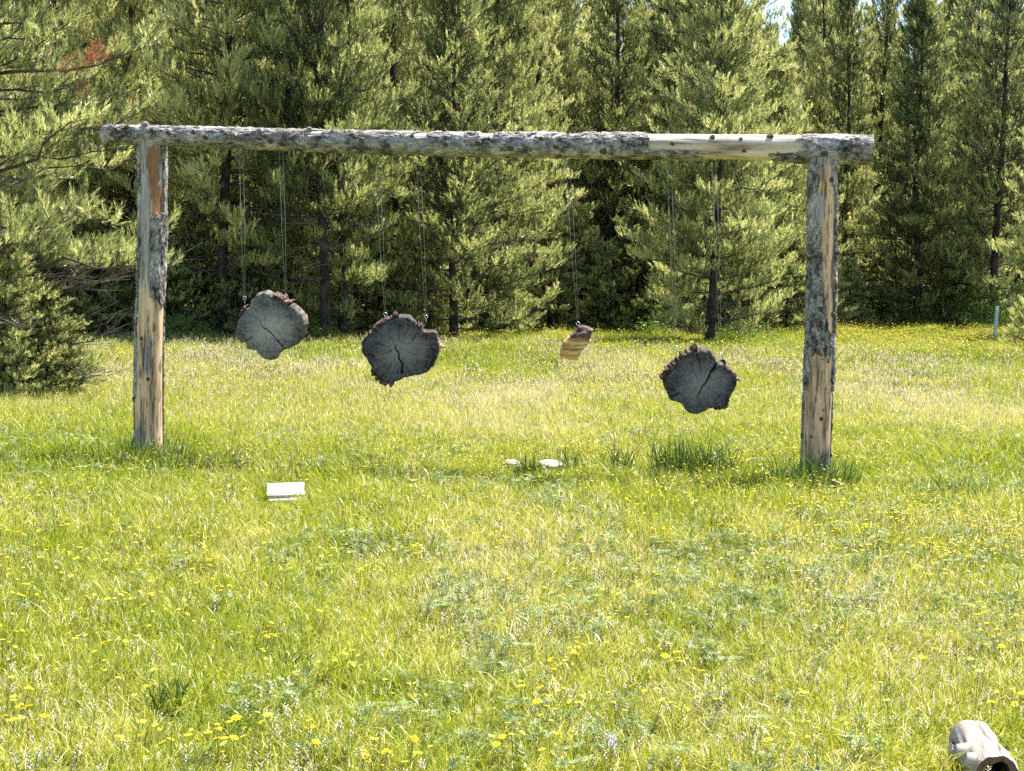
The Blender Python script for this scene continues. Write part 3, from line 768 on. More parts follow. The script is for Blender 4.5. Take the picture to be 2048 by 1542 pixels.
# hollow bleached log, bottom right
def hollow_log():
    pf, pk = G(1993, 1592), G(1944, 1534)
    pf.z = 0.066; pk.z = 0.08
    ax = (pk - pf); L = ax.length; mw = basis(pf, pk)
    root = empty('hollow_log', (pf.x, pf.y, 0)); tag(root, 'short bleached hollow log with dark open end among foreground grass', 'log')
    nth, ns = 72, 60; S = np.linspace(0, 1, ns)[:, None]; TH = np.linspace(0, 2 * math.pi, nth, endpoint=False)[None, :]
    ro = (0.064 + 0.011 * S + 0.006 * np.sin(S * 7)) * (1 + 0.17 * (fbm(np.cos(TH) * 2.2 + 4 + S, np.sin(TH) * 2.2 + S * 2.5, 5, 5) - .5) * 2)
    ri = 0.042 * (1 + 0.1 * np.sin(TH * 3 + S * 4)) + 0 * S
    def rows(r, S_): return np.stack([r * np.cos(TH), r * np.sin(TH), S_ * L + 0 * TH + 0.012 * (vnoise(np.cos(TH) * 3 + 5, np.sin(TH) * 3 + 5, 8) - .5)], 2).reshape(-1, 3)
    Vo = rows(ro, S); F = grid_faces(nth, ns)
    o = link('wood', mesh_np('wood', Vo, F, M['oldlog'], None, True), root); o.matrix_world = mw
    o.parent = root; o.matrix_parent_inverse = Matrix.Translation(root.location).inverted()
    # cut ring and inside
    lip = np.vstack([rows(ro[:1], S[:1]), rows((ro[:1] * 0.5 + ri[:1] * 0.5), S[:1] - 0.006), rows(ri[:1], S[:1])])
    o2 = link('cut_ring', mesh_np('cut_ring', lip, grid_faces(nth, 3)[:, ::-1], M['ring'], None, True), root); o2.matrix_world = mw; o2.parent = root; o2.matrix_parent_inverse = o.matrix_parent_inverse
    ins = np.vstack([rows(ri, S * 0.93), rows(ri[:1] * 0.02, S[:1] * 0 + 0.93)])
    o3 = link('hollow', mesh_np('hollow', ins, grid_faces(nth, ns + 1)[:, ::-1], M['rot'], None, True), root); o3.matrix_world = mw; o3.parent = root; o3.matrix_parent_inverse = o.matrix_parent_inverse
    back = np.vstack([rows(ro[-1:], S[-1:]), rows(ro[-1:] * 0.02, S[-1:])])
    o4 = link('back_end', mesh_np('back_end', back, grid_faces(nth, 2), M['bleached']), root); o4.matrix_world = mw; o4.parent = root; o4.matrix_parent_inverse = o.matrix_parent_inverse
    # branch stubs
    x, y, z = mw.to_3x3().col
    for s, a, r_, h, hole in ((0.62, 25, 0.027, 0.045, 1), (0.5, 165, 0.022, 0.035, 0), (0.16, 172, 0.02, 0.03, 0), (0.85, 120, 0.03, 0.028, 0)):
        j = int(s * (ns - 1)); i = int(a / 360 * nth); rr_ = ro[j, i]
        d = (Vector((math.cos(R(a)), math.sin(R(a)), 0)))
        Vk = []; Fk = []; k = 14
        prof = [(1.7, -0.012), (1.25, h * .4), (1.0, h * .85), (0.8, h), (0.5, h * (.95 if not hole else .7)), (0.02, h * (.9 if not hole else .2))]
        for f, hh in prof:
            for q in range(k):
                t = 2 * math.pi * q / k; Vk.append((r_ * f * math.cos(t) * 1.15, r_ * f * math.sin(t), hh))
        for jj in range(len(prof) - 1):
            for q in range(k): Fk.append([jj * k + q, jj * k + (q + 1) % k, (jj + 1) * k + (q + 1) % k, (jj + 1) * k + q])
        ob = link('branch_stub', mesh_np('branch_stub', Vk, Fk, M['oldlog'], None, True), root)
        mq = d.to_track_quat('Z', 'Y').to_matrix().to_4x4(); mq.translation = d * (rr_ - 0.004) + Vector((0, 0, s * L))
        ob.matrix_world = mw @ mq; ob.parent = root; ob.matrix_parent_inverse = o.matrix_parent_inverse
M['oldlog'] = wood_mat('weathered_white_log', False, (0.43, 0.375, 0.325), 1.0)
M['ring'] = wood_mat('log_end_ring', False, (0.17, 0.1, 0.075), 0.7)
M['rot'] = wood_mat('rotted_hollow', False, (0.05, 0.04, 0.035), 0.7)  # inside of the hollow, much darker brown than the log
hollow_log()

# pale marker post far right
pm = G(1989, 680)
mr = empty('marker_post', (pm.x, pm.y, 0)); tag(mr, 'thin pale marker post standing at the far right wood edge', 'post')
for nm, z0, z1, r_, mt in (('shaft', -0.1, 0.8, 0.05, 'post_paint'), ('cap', 0.803, 0.92, 0.052, 'post_cap')):
    V, F = tube([(0.05 * z0, 0, z0), (0.05 * (z0 + z1) / 2, 0, (z0 + z1) / 2), (0.05 * z1, 0, z1)], [r_, r_, r_ * .97], 14)
    link(nm, mesh_np(nm, V, F, M[mt]), mr)

# ------------------------------------------------------------------ pines
def needles(pos, dirs, L, K, nl, wd, rg, spread=0.75):
    n_ = len(pos)
    d = dirs / (np.linalg.norm(dirs, axis=1, keepdims=True) + 1e-9)
    ref = np.where(np.abs(d[:, 2:3]) < 0.9, np.array([[0, 0, 1.0]]), np.array([[1.0, 0, 0]]))
    a = np.cross(d, ref); a /= np.linalg.norm(a, axis=1, keepdims=True); b = np.cross(d, a)
    t = rg.random((n_, K)); ph = rg.random((n_, K)) * 2 * math.pi
    sp = spread * (0.6 + 0.7 * rg.random((n_, K))) * (1.1 - 0.5 * t)
    rad = a[:, None] * np.cos(ph)[..., None] + b[:, None] * np.sin(ph)[..., None]
    nd = d[:, None] * np.cos(sp)[..., None] + rad * np.sin(sp)[..., None]
    base = pos[:, None] + d[:, None] * (t * L[:, None])[..., None]
    ln = nl * (0.75 + 0.5 * rg.random((n_, K)))
    tip = base + nd * ln[..., None]
    side = np.cross(nd, rg.normal(size=nd.shape)); side /= np.linalg.norm(side, axis=2, keepdims=True) + 1e-9
    side *= wd * 0.5
    V = np.stack([base - side, base + side, tip], 2)   # one slim tapering blade
    return V.reshape(-1, 3)

def pine(seed, H, Rm, cb, K=19, nl=0.09, wd=0.019, step=0.34, tuftL=0.24, power=0.85, updir=0.7, lowdead=0.5, droop=0.15, twk=1.0, dead_at=None, vshift=0.0):
    r = random.Random(seed); rg = np.random.default_rng(seed)
    trunk_r = 0.009 * H + 0.015
    lean = (r.uniform(-.02, .02), r.uniform(-.02, .02))
    def axis(z): return Vector((lean[0] * z + 0.05 * math.sin(z * .9 + seed), lean[1] * z + 0.05 * math.cos(z * .7 + seed), z))
    zs = np.linspace(-0.3, H, 26)
    TV, TF = tube([axis(z) for z in zs], [max(0.008, trunk_r * (1 - max(z, 0) / H) ** 0.85 * (1.0 + 0.35 * math.exp(-max(z, 0) * 3))) for z in zs], 9)
    LV, LF = [], []
    def add(pts, rad, k=4):
        V, F = tube(pts, rad, k); o = len(LV); LV.extend(V); LF.extend([[i + o for i in f] for f in F])
    tp, td, tl, tv = [], [], [], []
    z = cb * H
    # bare dead snags on the low trunk
    for _ in range(int(10 * lowdead + 2)):
        zz = r.uniform(0.25, max(0.5, cb * H + 0.12 * H)); a = r.uniform(0, 6.28); ln = r.uniform(.3, .8) * Rm * 0.6
        d = Vector((math.cos(a), math.sin(a), r.uniform(-.25, .2)))
        p = axis(zz); pts = [p, p + d * ln * .5 + Vector((0, 0, r.uniform(-.05, .05))), p + d * ln]
        add(pts, [0.014, 0.01, 0.004], 4)
        for q in range(3):
            s0 = p + d * ln * r.uniform(.3, .9); dd = (d + Vector((r.uniform(-1, 1), r.uniform(-1, 1), r.uniform(-.5, .4)))).normalized()
            add([s0, s0 + dd * ln * .3], [0.006, 0.002], 3)
    while z < H - 0.12:
        t = (z - cb * H) / (H * (1 - cb)); nb = r.choice((5, 5, 6, 7)); a0 = r.uniform(0, 6.28)
        for bi in range(nb):
            if r.random() < 0.16: continue
            a = a0 + bi * 6.283 / nb + r.uniform(-.3, .3)
            ln = (Rm * (1 - t) ** power * min(1, 0.7 + t * 2.5) * r.uniform(.6, 1.15)) + 0.12
            el = -droop + 0.15 * r.random() + t * 0.75
            p0 = axis(z + r.uniform(-.06, .06)); h = Vector((math.cos(a), math.sin(a), 0)); sd = Vector((-math.sin(a), math.cos(a), 0))
            wig = r.uniform(-.12, .12); brv = r.gauss(0, .13)
            pts = []
            for q in range(5):
                f = q / 4; up = ln * (math.sin(el) * f + 0.22 * f * f * (1 - 0.3 * t))
                jt = 0.05 * ln * min(1, q) ; pts.append(p0 + h * (ln * f * math.cos(el)) + Vector((r.gauss(0, jt), r.gauss(0, jt), up + r.gauss(0, jt))) + sd * (ln * wig * f * f))
            br_ = 0.006 + 0.011 * ln
            add(pts, [br_ * (1 - .8 * q / 4) for q in range(5)], 4)
            deadb = t < 0.12 and r.random() < lowdead * 0.5
            f0 = 0.24 * (1 - t) + 0.05 if t < .28 else .05
            nt_ = max(2, int(1.05 * twk * (2.3 + 4.4 * ln)))
            for q in range(nt_):
                f = f0 + (1 - f0) * (q + r.random()) / nt_
                k = min(3, int(f * 4)); s0 = pts[k].lerp(pts[k + 1], f * 4 - k)
                sgn = 1 if (q % 2) else -1
                bd = (pts[k + 1] - pts[k]).normalized()
                td_ = (bd * 0.75 + sd * sgn * r.uniform(.3, 1.0) + Vector((0, 0, r.uniform(-.1, .45)))).normalized()
                tl_ = (0.12 + 0.34 * ln * (1 - f * 0.6)) * r.uniform(.5, 1.1)
                s1 = s0 + td_ * tl_
                add([s0, s1], [0.006, 0.003], 3)
                if deadb: continue
                m_ = max(2, int(tl_ / (tuftL * 0.5)) + 2)
                for e in range(m_):
                    ff = 0.25 + 0.75 * (e + r.random() * .6) / m_
                    p = s0.lerp(s1, min(1, ff)); dirn = td_ * 0.5 + Vector((0, 0, updir * 1.35)) + Vector((r.gauss(0, .28), r.gauss(0, .28), r.gauss(0, .2)))
                    tp.append(p); td.append(dirn); tl.append(tuftL * r.uniform(.65, 1.25))
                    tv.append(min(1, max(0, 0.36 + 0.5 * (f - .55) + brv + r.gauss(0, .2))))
            if not deadb:
                for e in range(2):
                    tp.append(pts[4] - (pts[4] - pts[3]) * (0.3 * e)); td.append((pts[4] - pts[3]).normalized() + Vector((0, 0, updir * .9))); tl.append(tuftL * 1.2); tv.append(min(1, max(0, .62 + r.gauss(0, .15))))
        z += step * r.uniform(.75, 1.3) * (1.0 if t < .8 else .7)
    for e in range(5):
        tp.append(axis(H - 0.08 * e)); td.append(Vector((r.gauss(0, .25), r.gauss(0, .25), 1))); tl.append(tuftL * 1.2); tv.append(.7)
    tv = [max(0, q + vshift) for q in tv]; tp = np.array([tuple(p) for p in tp]); td = np.array([tuple(p) for p in td]); tl = np.array(tl); tv = np.array(tv)
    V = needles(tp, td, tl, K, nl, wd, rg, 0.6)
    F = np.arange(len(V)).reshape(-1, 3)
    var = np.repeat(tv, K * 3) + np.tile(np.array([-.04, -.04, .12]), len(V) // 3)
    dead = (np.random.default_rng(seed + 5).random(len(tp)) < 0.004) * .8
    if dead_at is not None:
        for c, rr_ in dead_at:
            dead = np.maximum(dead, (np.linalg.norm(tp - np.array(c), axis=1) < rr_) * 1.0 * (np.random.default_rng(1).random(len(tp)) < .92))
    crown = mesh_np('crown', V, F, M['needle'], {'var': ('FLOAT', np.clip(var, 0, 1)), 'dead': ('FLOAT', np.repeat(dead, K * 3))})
    trunk = mesh_np('trunk', TV, TF, M['treebark'], None, True)
    limbs = mesh_np('branches', LV, LF, M['limb'])
    return trunk, limbs, crown

VAR = {
    'bushy':  pine(101, 12.0, 2.6, 0.03, step=0.30, lowdead=.3, twk=1.25),
    'slim':   pine(102, 13.0, 1.6, 0.06, step=0.32, lowdead=.6, updir=.9, twk=1.3, power=.7),
    'tall':   pine(103, 14.0, 1.95, 0.05, step=0.34, lowdead=.6, updir=.85, twk=1.3, power=.75),
    'open':   pine(104, 12.5, 2.5, 0.12, step=0.32, lowdead=1.0, droop=.22, twk=1.5, power=.65),
    'cone':   pine(105, 10.3, 2.1, 0.03, step=0.27, lowdead=.4, power=.75, droop=.3, twk=1.35),
    'tall2':  pine(106, 14.5, 1.75, 0.07, step=0.34, lowdead=.7, updir=.9, twk=1.3, power=.7),
    'spire':  pine(110, 10.9, 1.75, 0.03, step=0.27, lowdead=.4, power=.7, droop=.25, twk=1.4, vshift=-.25),
    'young':  pine(107, 4.6, 1.5, 0.02, step=0.20, lowdead=.2, tuftL=.18, twk=1.4),
    'bushy2': pine(109, 11.0, 2.9, 0.03, step=0.30, lowdead=.3, droop=.1, updir=.6, twk=1.25),
    'sapling': pine(108, 1.25, 0.5, 0.12, K=34, nl=.07, wd=.006, step=0.13, tuftL=.14, lowdead=0),
}
VARH = {'spire': 10.9, 'bushy': 12.0, 'slim': 13.0, 'tall': 14.0, 'open': 12.5, 'cone': 10.3, 'tall2': 14.5, 'young': 4.6, 'bushy2': 11.0, 'sapling': 1.25}
def put_tree(kind, x, y, h, label, rz=None, name='pine_tree', group=None, cat='tree', wide=1.0):
    o = empty(name, (x, y, float(ground_z(x, y)) - 0.02), random.uniform(0, 6.28) if rz is None else rz)
    k = h / VARH[kind]; o.scale = (k * wide, k * wide, k)
    tag(o, label, cat, group)
    for nm, me in zip(('trunk', 'branches', 'crown'), VAR[kind]): link(nm, me, o)
    return o
def tx(u, d): return P(u, 600, d).x

front = [
    ('open', 447, 35.0, 13.0, 'dark-stemmed pine just right of the left post, bare lower trunk', 1.0),
    ('open', 648, 34.6, 12.0, 'pine with straight dark stem behind the gap between the left two rounds', 0.9),
    ('slim', 688, 35.6, 11.0, 'slender pine close beside the dark-stemmed tree between the left rounds', 1.0),
    ('bushy2', 905, 37.5, 9.2, 'broad bright green pine with sweeping boughs behind the centre of the frame', 1.1),
    ('bushy', 1424, 38.0, 10.5, 'bushy pine with thick dark stem directly behind the right round', 1.0),
    ('tall', 1232, 47.5, 13.0, 'tall pine with dark bare stem behind the small hanging chunk', 1.0),
    ('tall2', 1062, 46.0, 13.0, 'dark pine in shade rising behind the centre of the crossbeam', 1.1),
    ('bushy2', 1550, 46.5, 8.0, 'bright full pine just left of the right post', 1.0),
    ('spire', 1832, 52.0, 10.8, 'large pointed dark green conical pine right of the right post', 1.15),
    ('slim', 1690, 54.5, 12.5, 'slender pine just right of the right post', 1.0),
    ('tall', 1985, 52.0, 13.5, 'tall dark pine above the pale marker post', 1.05),
    ('bushy', 2150, 44.0, 10.0, 'full pine at the right picture edge above the sapling', 1.05),
    ('bushy2', 262, 36.5, 10.5, 'bushy pine behind the left post', 1.0),
    ('open', 110, 37.0, 12.0, 'open pine behind the near left pine', 1.0),
    ('bushy', 560, 39.0, 10.0, 'yellow-green pine behind the highest hanging round', 1.0),
    ('slim', 785, 41.0, 13.0, 'upright pine behind the second hanging round', 1.0),
    ('young', 1160, 44.5, 3.4, 'young pine at the wood edge behind the small chunk', 1.2),
    ('young', 1330, 43.0, 2.6, 'small young pine left of the thick dark stem', 1.3),
    ('young', 1575, 45.0, 3.0, 'young bushy pine touching the left side of the right post', 1.3),
    ('young', 1745, 54.0, 2.8, 'young pine in the shade right of the right post', 1.3),
    ('young', 1905, 53.0, 2.6, 'young pine left of the pale marker post', 1.4),
    ('bushy', -60, 33.0, 11.0, 'pine at the far left picture edge behind the near pine', 1.0),
    ('cone', 380, 40.5, 11.0, 'conical pine set back right of the left post', 1.0),
    ('bushy2', 1000, 50.0, 12.0, 'wide pine set back behind the middle of the frame', 1.0),
    ('cone', 1330, 50.0, 12.0, 'conical pine set back left of the thick dark stem', 1.0),
    ('tall2', 1745, 63.0, 15.5, 'tall pine set back between the right post and the conical pine', 1.1),
    ('tall', 1640, 57.0, 14.0, 'tall pine set back behind the top of the right post', 1.0),
]
for kind, u, d, h, lab, wd_ in front:
    put_tree(kind, tx(u, d), d, h, lab, wide=wd_)
ps = G(2052, 703)
put_tree('sapling', ps.x, ps.y, 1.12, 'small pine sapling at the right picture edge', wide=0.95)

# the near pine at the left edge: finer needles, grey dead boughs, a rust-red patch of dead needles
xN, yN = tx(-25, 19.5), 19.5
dl = P(172, 150, 19.2)
near = pine(201, 9.5, 2.3, 0.03, K=24, nl=.075, wd=.010, step=0.25, tuftL=.18, lowdead=3.2, vshift=-.02, droop=.34, updir=.6, twk=1.25, power=.5,
            dead_at=[((dl.x - xN, dl.y - yN, dl.z), .40)])
VAR['near'] = near; VARH['near'] = 9.5
put_tree('near', xN, yN, 9.5, 'near pine filling the left picture edge with a rust-red dead patch', rz=0.0)
put_tree('young', tx(95, 19.2), 19.2, 1.35, 'small young pine low at the left edge in front of the near pine', wide=1.5)
put_tree('young', tx(10, 19.0), 19.0, 1.9, 'low bushy young pine under the near left pine', wide=1.3)

def where(u):
    for lim, txt in ((-40, 'beyond the left picture edge'), (130, 'behind the near left pine'), (270, 'above the left end of the crossbeam'), (400, 'just right of the left post'), (530, 'above the highest hanging round'), (660, 'left of the second hanging round'), (800, 'above the second hanging round'),
                     (940, 'right of the second hanging round'), (1080, 'above the middle of the crossbeam'), (1200, 'above the small hanging chunk'), (1310, 'between the small chunk and the peeled stretch'), (1430, 'above the left half of the peeled stretch'), (1560, 'under the sky gap'), (1670, 'above the right post'),
                     (1780, 'just right of the right post'), (1890, 'behind the conical pine'), (2010, 'above the pale marker post'), (2100, 'at the right picture edge')):
        if u < lim: return txt
    return 'beyond the right picture edge'

# the wood behind: every tree a copy of one of the grown pines
placed = [(tx(u, d), d) for _, u, d, *_ in front]
cnt = 0; tries = 0; rb = random.Random(5)
while cnt < 235 and tries < 9000:
    tries += 1
    d = 36 + 60 * rb.random() ** 1.2
    x = rb.uniform(-0.36 * d - 3, 0.36 * d + 3)
    if d < float(edge_y(x)) + 2.5: continue
    if any((x - a) ** 2 + (d - b) ** 2 < (1.7 if d < 60 else 1.9) ** 2 for a, b in placed): continue
    u = 1024 + x / d * FPX
    h = rb.uniform(11.5, 16.5)
    kind = rb.choice(('slim', 'tall', 'tall2', 'tall', 'slim', 'cone', 'bushy'))
    if d < float(edge_y(x)) + 12 and rb.random() < .5: h = rb.uniform(5, 9); kind = rb.choice(('cone', 'young', 'bushy'))
    gz_ = float(ground_z(x, d))
    if 1445 < u < 1580:                      # the gap in the treetops
        h = min(h, max(5, ((470 + abs(u - 1512) * 1.3) / FPX) * d + CAMZ - gz_)); kind = 'slim'
    if kind == 'cone': h = min(h, 13)
    placed.append((x, d)); cnt += 1
    put_tree(kind, x, d, h, 'tall pine inside the dense wood ' + where(u), group='pines inside the wood ' + where(u), wide=rb.uniform(.9, 1.2))

ORD = 'third fourth fifth sixth seventh eighth ninth tenth eleventh twelfth thirteenth fourteenth fifteenth sixteenth seventeenth eighteenth nineteenth second first'.split()
for i, (u, dd, h_) in enumerate(((330, 1.0, 2.2), (395, 1.6, 3.0), (505, .8, 2.4), (545, 2.2, 3.4), (600, 1.6, 2.6), (735, 1.4, 2.6), (790, .9, 2.0), (840, 2.0, 3.2), (1010, .6, 2.2), (1100, 1.2, 3.0), (1205, .9, 2.0), (1270, 2.0, 3.2), (1480, 1.2, 2.6), (1640, 1.0, 2.8), (1700, .8, 2.2), (1790, 1.2, 2.4), (1935, 1.5, 3.0), (200, 1.2, 2.6), (120, .6, 2.2))):
    d = 40.0
    for _ in range(6): d = float(edge_y(tx(u, d))) + dd
    put_tree('young', tx(u, d), d, h_, 'young pine low in the shade at the wood edge, %s in line from the left' % ORD[i], group='young pines of the understory', wide=1.25)

# leafy bushes at the wood edge
def bush_mesh(seed, nleaf, rx, rz_):
    rg = np.random.default_rng(seed)
    cl = rg.normal(size=(26, 3)); cl /= np.linalg.norm(cl, axis=1, keepdims=True); cl *= (rg.random((26, 1)) ** .4); cl[:, 2] = np.abs(cl[:, 2])
    c = cl[rg.integers(0, 26, nleaf)] + rg.normal(size=(nleaf, 3)) * .16
    c[:, 2] = np.abs(c[:, 2]); c = c * [rx, rx, rz_]
    d = rg.normal(size=(nleaf, 3)); d /= np.linalg.norm(d, axis=1, keepdims=True); s = np.cross(d, rg.normal(size=(nleaf, 3))); s /= np.linalg.norm(s, axis=1, keepdims=True)
    L = .05 * (.6 + .8 * rg.random((nleaf, 1)))
    V = np.stack([c, c + d * L * .5 + s * L * .3, c + d * L, c + d * L * .5 - s * L * .3], 1).reshape(-1, 3)
    return mesh_np('leaves', V, np.arange(len(V)).reshape(-1, 4), M['bush'], {'var': ('FLOAT', np.repeat(np.clip(rg.normal(.5, .22, nleaf), 0, 1), 4))})
def stems_mesh(seed, rx, rz_):
    r = random.Random(seed); V, F = [], []
    for i in range(9):
        a = r.uniform(0, 6.28); e = Vector((math.cos(a) * rx * .7, math.sin(a) * rx * .7, rz_ * r.uniform(.6, .95)))
        v, f = tube([(0, 0, -.05), e * .5 + Vector((0, 0, .08)), e], [.014, .009, .004], 5)
        F += [[k + len(V) for k in q] for q in f]; V += v
    return mesh_np('stems', V, F, M['limb'])
BM, BS = bush_mesh(3, 5200, 1.0, 1.0), stems_mesh(3, 1.0, 1.0)
for u, d, w_, h_, lab in ((1965, 51.0, 1.0, 1.3, 'bright green leafy bush left of the pale marker post'), (2010, 52.5, 1.2, 1.7, 'leafy bush behind the pale marker post'), (1840, 51.5, .8, .75, 'low leafy bush in shade under the conical pine'),
                          (600, 34.6, .8, .6, 'low leafy bush in shade left of the straight dark stem'), (365, 33.2, .75, .6, 'low green bush in shade right of the left post'), (1495, 39, .8, .6, 'low bush at the foot of the thick dark stem'), (1290, 42, .9, .7, 'low yellow-green bush behind the small chunk')):
    o = empty('leafy_bush', (tx(u, d), d, float(ground_z(tx(u, d), d))), u); o.scale = (w_, w_, h_)
    tag(o, lab, 'bush', 'bushes along the wood edge')
    link('leaves', BM, o); link('stems', BS, o)

# ------------------------------------------------------------------ meadow
protos = bpy.data.collections.new('meadow_prototypes')
def blades(seed, nb, rad, h0, h1, wd, lean, curl=0.5, up=1.0, v0=.2, v1=.8, segs=3):
    """a clump of curved tapering blades: verts, quads-as-lists, var"""
    rg = random.Random(seed); V, F, A = [], [], []
    for _ in range(nb):
        a = rg.uniform(0, 6.28); r = rad * math.sqrt(rg.random()); b = Vector((r * math.cos(a), r * math.sin(a), -0.01))
        h = rg.uniform(h0, h1); az = rg.uniform(0, 6.28); ln = abs(rg.gauss(0, lean)); d = Vector((math.cos(az), math.sin(az), 0))
        fz = rg.uniform(0, 6.28); s = Vector((math.cos(fz), math.sin(fz), 0)) * wd * rg.uniform(.6, 1.3) * .5
        v = rg.uniform(v0, v1); o = len(V); cu = curl * rg.uniform(0, 1.3)
        for k in range(segs + 1):
            f = k / segs; ang = ln + cu * f * f
            p = b + d * (h * f * math.sin(ang)) + Vector((0, 0, h * f * math.cos(ang)))
            if k < segs: V += [p - s * (1 - .5 * f), p + s * (1 - .5 * f)]; A += [v, v]
            else: V.append(p); A.append(v)
        for k in range(segs - 1): F.append([o + 2 * k, o + 2 * k + 1, o + 2 * k + 3, o + 2 * k + 2])
        F.append([o + 2 * segs - 2, o + 2 * segs - 1, o + 2 * segs])
    return V, F, A
def proto(name, V, F, A, mat):
    ob = bpy.data.objects.new(name, mesh_np(name, [tuple(v) for v in V], F, mat, {'var': ('FLOAT', A)}))
    return ob
def heads(seed, nstem, rad, h0, h1, hr, petals, flat=True, spike=False):
    """thin stems (returned apart) carrying small flower heads"""
    rg = random.Random(seed); V, F, A, SV_, SF_, SA_ = [], [], [], [], [], []
    for _ in range(nstem):
        a = rg.uniform(0, 6.28); r = rad * math.sqrt(rg.random()); b = Vector((r * math.cos(a), r * math.sin(a), -.01))
        t = b + Vector((rg.gauss(0, .03), rg.gauss(0, .03), rg.uniform(h0, h1)))
        o = len(SV_); s = Vector((.0012, 0, 0)); s2 = Vector((0, .0012, 0))
        SV_ += [b - s, b + s2, b + s, t - s, t + s2, t + s]; SA_ += [rg.random()] * 6
        SF_ += [[o, o + 1, o + 4, o + 3], [o + 1, o + 2, o + 5, o + 4], [o + 2, o, o + 3, o + 5]]
        v = rg.random(); R_ = hr * rg.uniform(.6, 1.2)
        if spike:
            for k in range(petals):
                f = k / petals; p = t - Vector((0, 0, R_ * 3 * f)); az = k * 2.4; d = Vector((math.cos(az), math.sin(az), .6)); q = Vector((-math.sin(az), math.cos(az), 0))
                o = len(V); V += [p, p + d * R_ * .5 + q * R_ * .25, p + d * R_, p + d * R_ * .5 - q * R_ * .25]; F.append([o, o + 1, o + 2, o + 3]); A += [v] * 4
        else:
            tl = Vector((rg.gauss(0, .25), rg.gauss(0, .25), 1)).normalized(); x = tl.orthogonal().normalized(); y = tl.cross(x); az0 = rg.uniform(0, 6.28)
            for k in range(petals):
                az = az0 + k * 6.283 / petals; d = x * math.cos(az) + y * math.sin(az); q = x * -math.sin(az) + y * math.cos(az)
                o = len(V); V += [t, t + d * R_ * .6 + q * R_ * .32 + tl * R_ * .25, t + d * R_ + tl * R_ * .15, t + d * R_ * .6 - q * R_ * .32 + tl * R_ * .25]; F.append([o, o + 1, o + 2, o + 3]); A += [v] * 4
            o = len(V)
            for k in range(6): az = k * 1.047; V.append(t + (x * math.cos(az) + y * math.sin(az)) * R_ * .3 + tl * R_ * .3); A.append(0.0)
            F.append(list(range(o, o + 6)))
    return V, F, A, SV_, SF_, SA_
def herb(seed, nleaf, h, lr, rad):
    """palmate leaves on short stalks"""
    rg = random.Random(seed); V, F, A = [], [], []
    for _ in range(nleaf):
        a = rg.uniform(0, 6.28); r = rad * math.sqrt(rg.random()); b = Vector((r * .4 * math.cos(a), r * .4 * math.sin(a), 0)); t = Vector((r * math.cos(a), r * math.sin(a), h * rg.uniform(.4, 1)))
        v = rg.random(); o = len(V); V += [b, b + Vector((.003, 0, 0)), t]; A += [v * .6] * 3; F.append([o, o + 1, o + 2])
        n_ = rg.choice((5, 6, 7)); tl = Vector((rg.gauss(0, .4), rg.gauss(0, .4), 1)).normalized(); x = tl.orthogonal().normalized(); y = tl.cross(x)
        for k in range(n_):
            az = k * 6.283 / n_ + a; d = x * math.cos(az) + y * math.sin(az); q = x * -math.sin(az) + y * math.cos(az); L = lr * rg.uniform(.7, 1.2); u_ = tl * L * .35
            o = len(V); V += [t, t + d * L * .55 + q * L * .17 + u_ * .8, t + d * L + u_ * .9, t + d * L * .55 - q * L * .17 + u_ * .8]; F.append([o, o + 1, o + 2, o + 3]); A += [v] * 4
    return V, F, A

def scatter(name, pts, idx, rz, scl, tint, objs, label):
    col = bpy.data.collections.new(name + '_prototypes')
    for o in objs: col.objects.link(o)
    n_ = len(pts)
    me = mesh_np(name, pts, [], None, {'idx': ('INT', idx), 'rot': ('FLOAT_VECTOR', np.stack([rng.normal(0, .07, n_), rng.normal(0, .07, n_), rz], 1)),
                                       'scl': ('FLOAT_VECTOR', scl), 'tint': ('FLOAT', tint)})
    o = link(name, me); tag(o, label, None, None, 'stuff')
    ng = bpy.data.node_groups.new(name + '_scatter', 'GeometryNodeTree')
    ng.interface.new_socket('Geometry', in_out='INPUT', socket_type='NodeSocketGeometry')
    ng.interface.new_socket('Geometry', in_out='OUTPUT', socket_type='NodeSocketGeometry')
    gi = ng.nodes.new('NodeGroupInput'); go = ng.nodes.new('NodeGroupOutput')
    ip = ng.nodes.new('GeometryNodeInstanceOnPoints'); ci = ng.nodes.new('GeometryNodeCollectionInfo')
    ci.inputs['Collection'].default_value = col; ci.inputs['Separate Children'].default_value = True; ci.inputs['Reset Children'].default_value = True
    def na(nm, typ):
        x = ng.nodes.new('GeometryNodeInputNamedAttribute'); x.data_type = typ; x.inputs['Name'].default_value = nm
        return [s for s in x.outputs if s.enabled and s.name == 'Attribute'][0]
    L = ng.links
    L.new(gi.outputs[0], ip.inputs['Points']); L.new(ci.outputs[0], ip.inputs['Instance']); ip.inputs['Pick Instance'].default_value = True
    L.new(na('idx', 'INT'), ip.inputs['Instance Index']); L.new(na('rot', 'FLOAT_VECTOR'), ip.inputs['Rotation']); L.new(na('scl', 'FLOAT_VECTOR'), ip.inputs['Scale'])
    L.new(ip.outputs[0], go.inputs[0])
    md = o.modifiers.new('scatter', 'NODES'); md.node_group = ng
    return o
def sample(density, y0, y1, margin=2.5):
    """random points on the meadow inside the view (and a step to each side), even per square metre"""
    n_ = int(density * 0.5 * ((0.36 * 2 * y0 + 2 * margin) + (0.36 * 2 * y1 + 2 * margin)) * (y1 - y0))
    y = y0 + (y1 - y0) * rng.random(n_ * 2); wd = 0.36 * y + margin; wm = 0.36 * y1 + margin
    keep = rng.random(n_ * 2) < wd / wm; y = y[keep]; x = (rng.random(len(y)) * 2 - 1) * (0.36 * y + margin)
    return x, y
